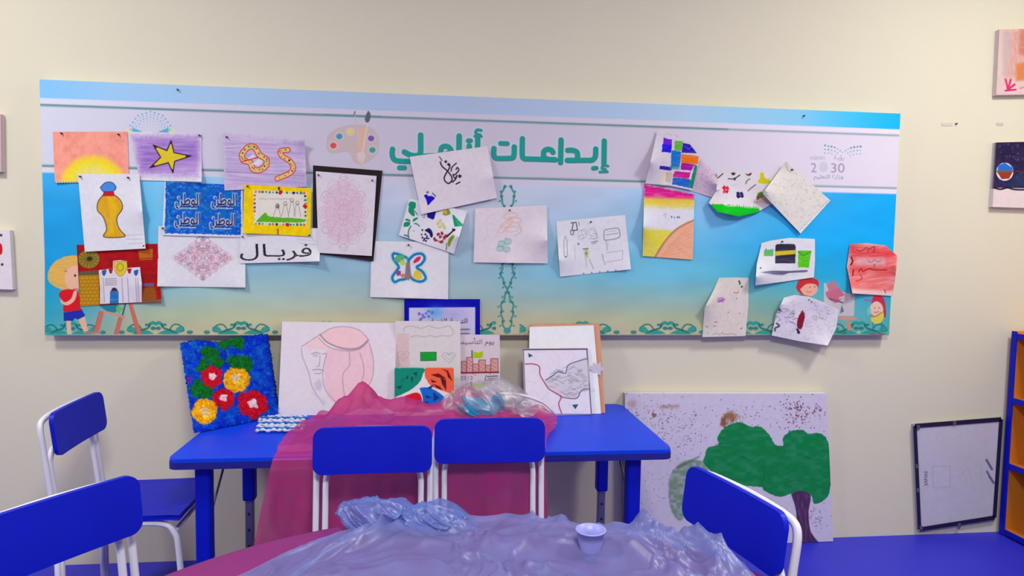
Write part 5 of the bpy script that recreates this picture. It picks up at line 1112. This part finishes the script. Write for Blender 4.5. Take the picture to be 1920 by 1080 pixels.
def b_back(p):
    p.C[:] = C3((206, 202, 216)); g = (176, 172, 192)
    z = Z(1700, 780, 4.91)
    p.line(z((235, 465), (400, 460), (400, 655), (245, 660)), 1.1, g, .9, closed=True); p.line(z((480, 560), (570, 470), (600, 600)), 1, g, .6); p.line(z((690, 430), (680, 600)), 1, g, .6)
    p.line(z((735, 405), (785, 490)), 4.4, (96, 90, 130), .85); p.line(z((740, 510), (760, 550)), 3.6, (96, 90, 130), .85); p.line(z((765, 560), (800, 615)), 4.6, (96, 90, 130), .85)
    p.text('SAMAS', *z((192, 575))[0], 9, (80, 76, 110), 1., ang=-PI/2)
o = board('backing_panel', None, *fc, .013, 0, .012, b_back, edge=(150, 146, 160), cat=None, dbot=.013, dens=1.1); under(o, lf)
def strip(name, a, b, wpx, m, d0=.0135, d1=.0165, par=lf):
    a, b = np.array(a, float), np.array(b, float); n = np.array([-(b-a)[1], (b-a)[0]]); n = n/np.hypot(*n)*wpx/2
    q = [a-n, b-n, b+n, a+n]; P = [W(x, y, d1) for x, y in q]+[W(x, y, d0) for x, y in q]
    return under(mesh(name, P, [(0, 3, 2, 1), (0, 1, 5, 4), (1, 2, 6, 5), (2, 3, 7, 6), (3, 0, 4, 7), (4, 5, 6, 7)], m), par)
M_TAPE = mat('black_tape', rgb(34, 26, 70), .5)
for k in range(4):
    a, b = np.array(fc[k], float), np.array(fc[(k+1) % 4], float); ce = np.array([1796., 887.]); ia = a+(ce-a)*.03; ib = b+(ce-b)*.03
    strip('tape_edge', ia, ib, 8 if k in (0, 2) else 7, M_TAPE)
for q in ((1722, 801), (1790, 793), (1720, 874), (1722, 919), (1727, 990), (1799, 985)):
    strip('clip', (q[0]-3, q[1]), (q[0]+3, q[1]), 8, M_STEEL, .0165, .0195)
sh = empty('bookshelf', (2.45, -.02, 0), 'blue edged shelf with orange inside at the right wall corner', 'shelf')
M_OR = mat('orange_laminate', rgb(232, 138, 36), .45, noise=.08, nscale=5); M_ORB = mat('orange_back_panel', rgb(214, 116, 40), .5, noise=.08)
SX0, SX1, SY0, SY1, SH = 2.428, 2.76, -.92, -.024, .884
for nm, y0, y1 in (('side_panel', SY1-.018, SY1), ('side_panel', SY0, SY0+.018)):
    o = bobj(nm, box_bm(SX0+.004, SX1, y0, y1, 0, SH), M_OR, sh); bobj('edge_band', box_bm(SX0, SX0+.006, y0-.004, y1+.004, 0, SH, .002), M_BLUE2, o)
bobj('back_panel', box_bm(SX1-.012, SX1, SY0+.018, SY1-.018, .02, SH-.02), M_ORB, sh)
for zz in (.02, .308, .590, SH-.02):
    o = bobj('shelf_board' if .1 < zz < .8 else 'top_board' if zz > .8 else 'base_board', box_bm(SX0+.004, SX1-.012, SY0+.018, SY1-.018, zz-.009, zz+.009), M_OR, sh); bobj('edge_band', box_bm(SX0, SX0+.006, SY0+.018, SY1-.022, zz-.012, zz+.012, .002), M_BLUE2, o)
for c in list(sh.children): under(c, sh)
# bin on the lowest shelf
def bin_bm(cx, cy, z0, rx, ry, h, fl=1.12, t=.005):
    bm = bmesh.new(); N = 28; R = []
    for s, z, k in ((1, z0, 1), (fl, z0+h, 1), (fl+.06, z0+h, 1), (fl+.06, z0+h+.01, 1), (fl-.03, z0+h+.01, 1), (.95, z0+t, 1)):
        ring = []
        for q in range(N):
            a = 2*PI*q/N; c, sn = math.cos(a), math.sin(a); e = .5
            ring.append(bm.verts.new((cx+rx*s*math.copysign(abs(c)**e, c), cy+ry*s*math.copysign(abs(sn)**e, sn), z)))
        R.append(ring)
    bm.faces.new(R[0][::-1]); bm.faces.new(R[-1])
    for a, b in zip(R, R[1:]):
        for q in range(N): bm.faces.new((a[q], a[(q+1) % N], b[(q+1) % N], b[q]))
    return bm
tag(bobj('storage_bin', bin_bm(2.595, -.19, .030, .085, .088, .185), mat('teal_plastic', rgb(20, 130, 170), .4), None, True), 'teal plastic bin on the lowest board of the shelf', 'bin')

# ------------------------------------------------------------------ round table in front, its cloth and the plastic on it
CX, CY, RT = .03, -1.80, .70
rt = empty('round_table', (CX, CY, 0), 'round table in the foreground under a dark magenta cloth', 'table')
def disc(r, n=64): return [(CX+r*math.cos(2*PI*k/n), CY+r*math.sin(2*PI*k/n)) for k in range(n)]
bobj('table_top', prism_bm(disc(RT), .024, lambda c: Vector((c.x, c.y, .582+c.z)), .003), M_BLUE, rt)
legged(rt, [(CX+.40*math.cos(a), CY+.40*math.sin(a)) for a in (.35, .35+PI/2, .35+PI, .35+1.5*PI)], .57, .27)
for c in list(rt.children): under(c, rt)
def cloth():
    N = 160; V = []; F = []; prof = [(0, .598), (.35, .598), (.6, .598), (.69, .5975), (.706, .594), (.713, .582), (.718, .54), (.726, .49), (.732, .45)]
    V.append((CX, CY, .5985))
    for i, (r, z) in enumerate(prof[1:]):
        for k in range(N):
            a = 2*PI*k/N; w_ = (.012*math.sin(a*17)+.008*math.sin(a*29+1))*max(0, (i-4))/3.
            rr = r+w_; V.append((CX+rr*math.cos(a), CY+rr*math.sin(a), z+.001*math.sin(a*9+i)*(i > 5)))
    for k in range(N): F.append((0, 1+k, 1+(k+1) % N))
    for i in range(len(prof)-2):
        for k in range(N): a = 1+i*N+k; b = 1+i*N+(k+1) % N; F.append((a, a+N, b+N, b))
    return V, F
V, F = cloth(); tag(mesh('tablecloth', V, F, mat('magenta_cloth', rgb(132, 22, 112), .75, noise=.12, nscale=30, bump=.3, bscale=220), None, True), 'dark magenta cloth covering the round table', 'tablecloth')
M_WRAP = film('milky_plastic', rgb(150, 160, 236), .36, .4, .45)
def ridge(x, y, seed): return 1-np.abs(2*vnoise(x, y, seed)-1)
def wrap():
    nu, nv = 300, 200
    U, V = np.meshgrid(np.linspace(0, 1, nu), np.linspace(0, 1, nv))
    xs = np.linspace(0, 1, nu)
    ky = np.interp(xs, [0, .1, .22, .3, .36, .45, .6, .75, .86, 1], [-1.40, -1.26, -1.17, -1.13, -1.125, -1.12, -1.15, -1.2, -1.26, -1.38])+.02*(vnoise(xs*16, xs*0, 90)-.5)
    x = -.40+1.00*U+.03*np.sin(V*7)*(1-U)+.02*(vnoise(U*3, V*14, 94)-.5); y = ky[None]+(-2.02-ky[None])*V
    q = U*1.2+.25*vnoise(U*5, V*5, 95)
    r = .45*ridge(q*6+V*3, V*6-q*2, 91)**3+.33*ridge(q*13-V*6, V*12+q*4, 92)**3+.22*ridge(q*30+V*10, V*26, 93)**2
    lump = .040*np.exp(-((U-.84)/.05)**2-((V-.09)/.12)**2)+.040*np.exp(-((U-.95)/.045)**2-((V-.06)/.12)**2)+.016*np.exp(-((U-.6)/.2)**2-((V-.05)/.1)**2)+.018*np.exp(-((U-.3)/.1)**2-((V-.08)/.1)**2)
    e = np.clip(np.minimum(np.minimum(U, 1-U)/.05, np.minimum(V, 1-V)/.04), 0, 1)
    z = .6015+e*.034*r+lump*(.45+1.1*r)*np.clip(V/.03, 0, 1)
    return np.stack([x, y, z], -1)
P = wrap(); nv, nu = P.shape[:2]; idx = np.arange(nu*nv).reshape(nv, nu); F = np.stack([idx[1:, :-1], idx[1:, 1:], idx[:-1, 1:], idx[:-1, :-1]], -1).reshape(-1, 4)
tag(mesh('plastic_wrap', P.reshape(-1, 3), F, M_WRAP, None, True), 'crumpled milky plastic sheeting spread over the magenta cloth', 'plastic sheet')
cp = H(1107, 1028, .622)
def lathe(prof, c, N=28):
    bm = bmesh.new(); R = [[bm.verts.new((c[0]+r*math.cos(2*PI*k/N), c[1]+r*math.sin(2*PI*k/N), c[2]+z)) for k in range(N)] for r, z in prof]
    bm.faces.new(R[0][::-1]); bm.faces.new(R[-1])
    for a, b in zip(R, R[1:]):
        for q in range(N): bm.faces.new((a[q], a[(q+1) % N], b[(q+1) % N], b[q]))
    return bm
tag(bobj('plastic_cup', lathe([(.017, -.020), (.020, .0), (.025, .018), (.028, .036), (.030, .036), (.0305, .039), (.027, .039), (.023, .018), (.017, -.014)], cp), mat('cloudy_cup_plastic', rgb(160, 162, 236), .4), None, True), 'small pale plastic cup standing among the milky plastic', 'cup')

def crushed(c, rx, ry, rz, seed, m, sub=6):
    bm = bmesh.new(); bmesh.ops.create_icosphere(bm, subdivisions=sub, radius=1)
    A = np.array([v.co[:] for v in bm.verts]); a, b_, e = A.T
    n = .55*(vnoise(a*1.6+e+seed+20, b_*1.6-e+20, seed)-.5)*2+.5*ridge(a*2.6+e*1.7+seed+30, b_*2.6-e*1.9+30, seed+1)**3+.26*ridge(a*6+e*4+40, b_*6-e*5+40, seed+2)**3-.3
    r = 1+.42*n
    for v, q in zip(bm.verts, r): v.co = (c[0]+v.co.x*q*rx, c[1]+v.co.y*q*ry, max(c[2]+v.co.z*q*rz, .604))
    return bobj('film', bm, m, None, True)
M_WRAP2 = film('bluish_bag_film', rgb(120, 150, 240), .45, .4, .4)
k1 = H(700, 985, .60); cb = empty('crumpled_bag', (float(k1[0]), float(k1[1]), .60), 'crumpled bluish plastic bag lying at the left back of the round table', 'bag')
under(crushed((k1[0]+.01, k1[1]-.005, .622), .075, .05, .042, 5, M_WRAP2), cb)
under(crushed((k1[0]+.125, k1[1]-.02, .615), .085, .05, .032, 9, M_WRAP2), cb)
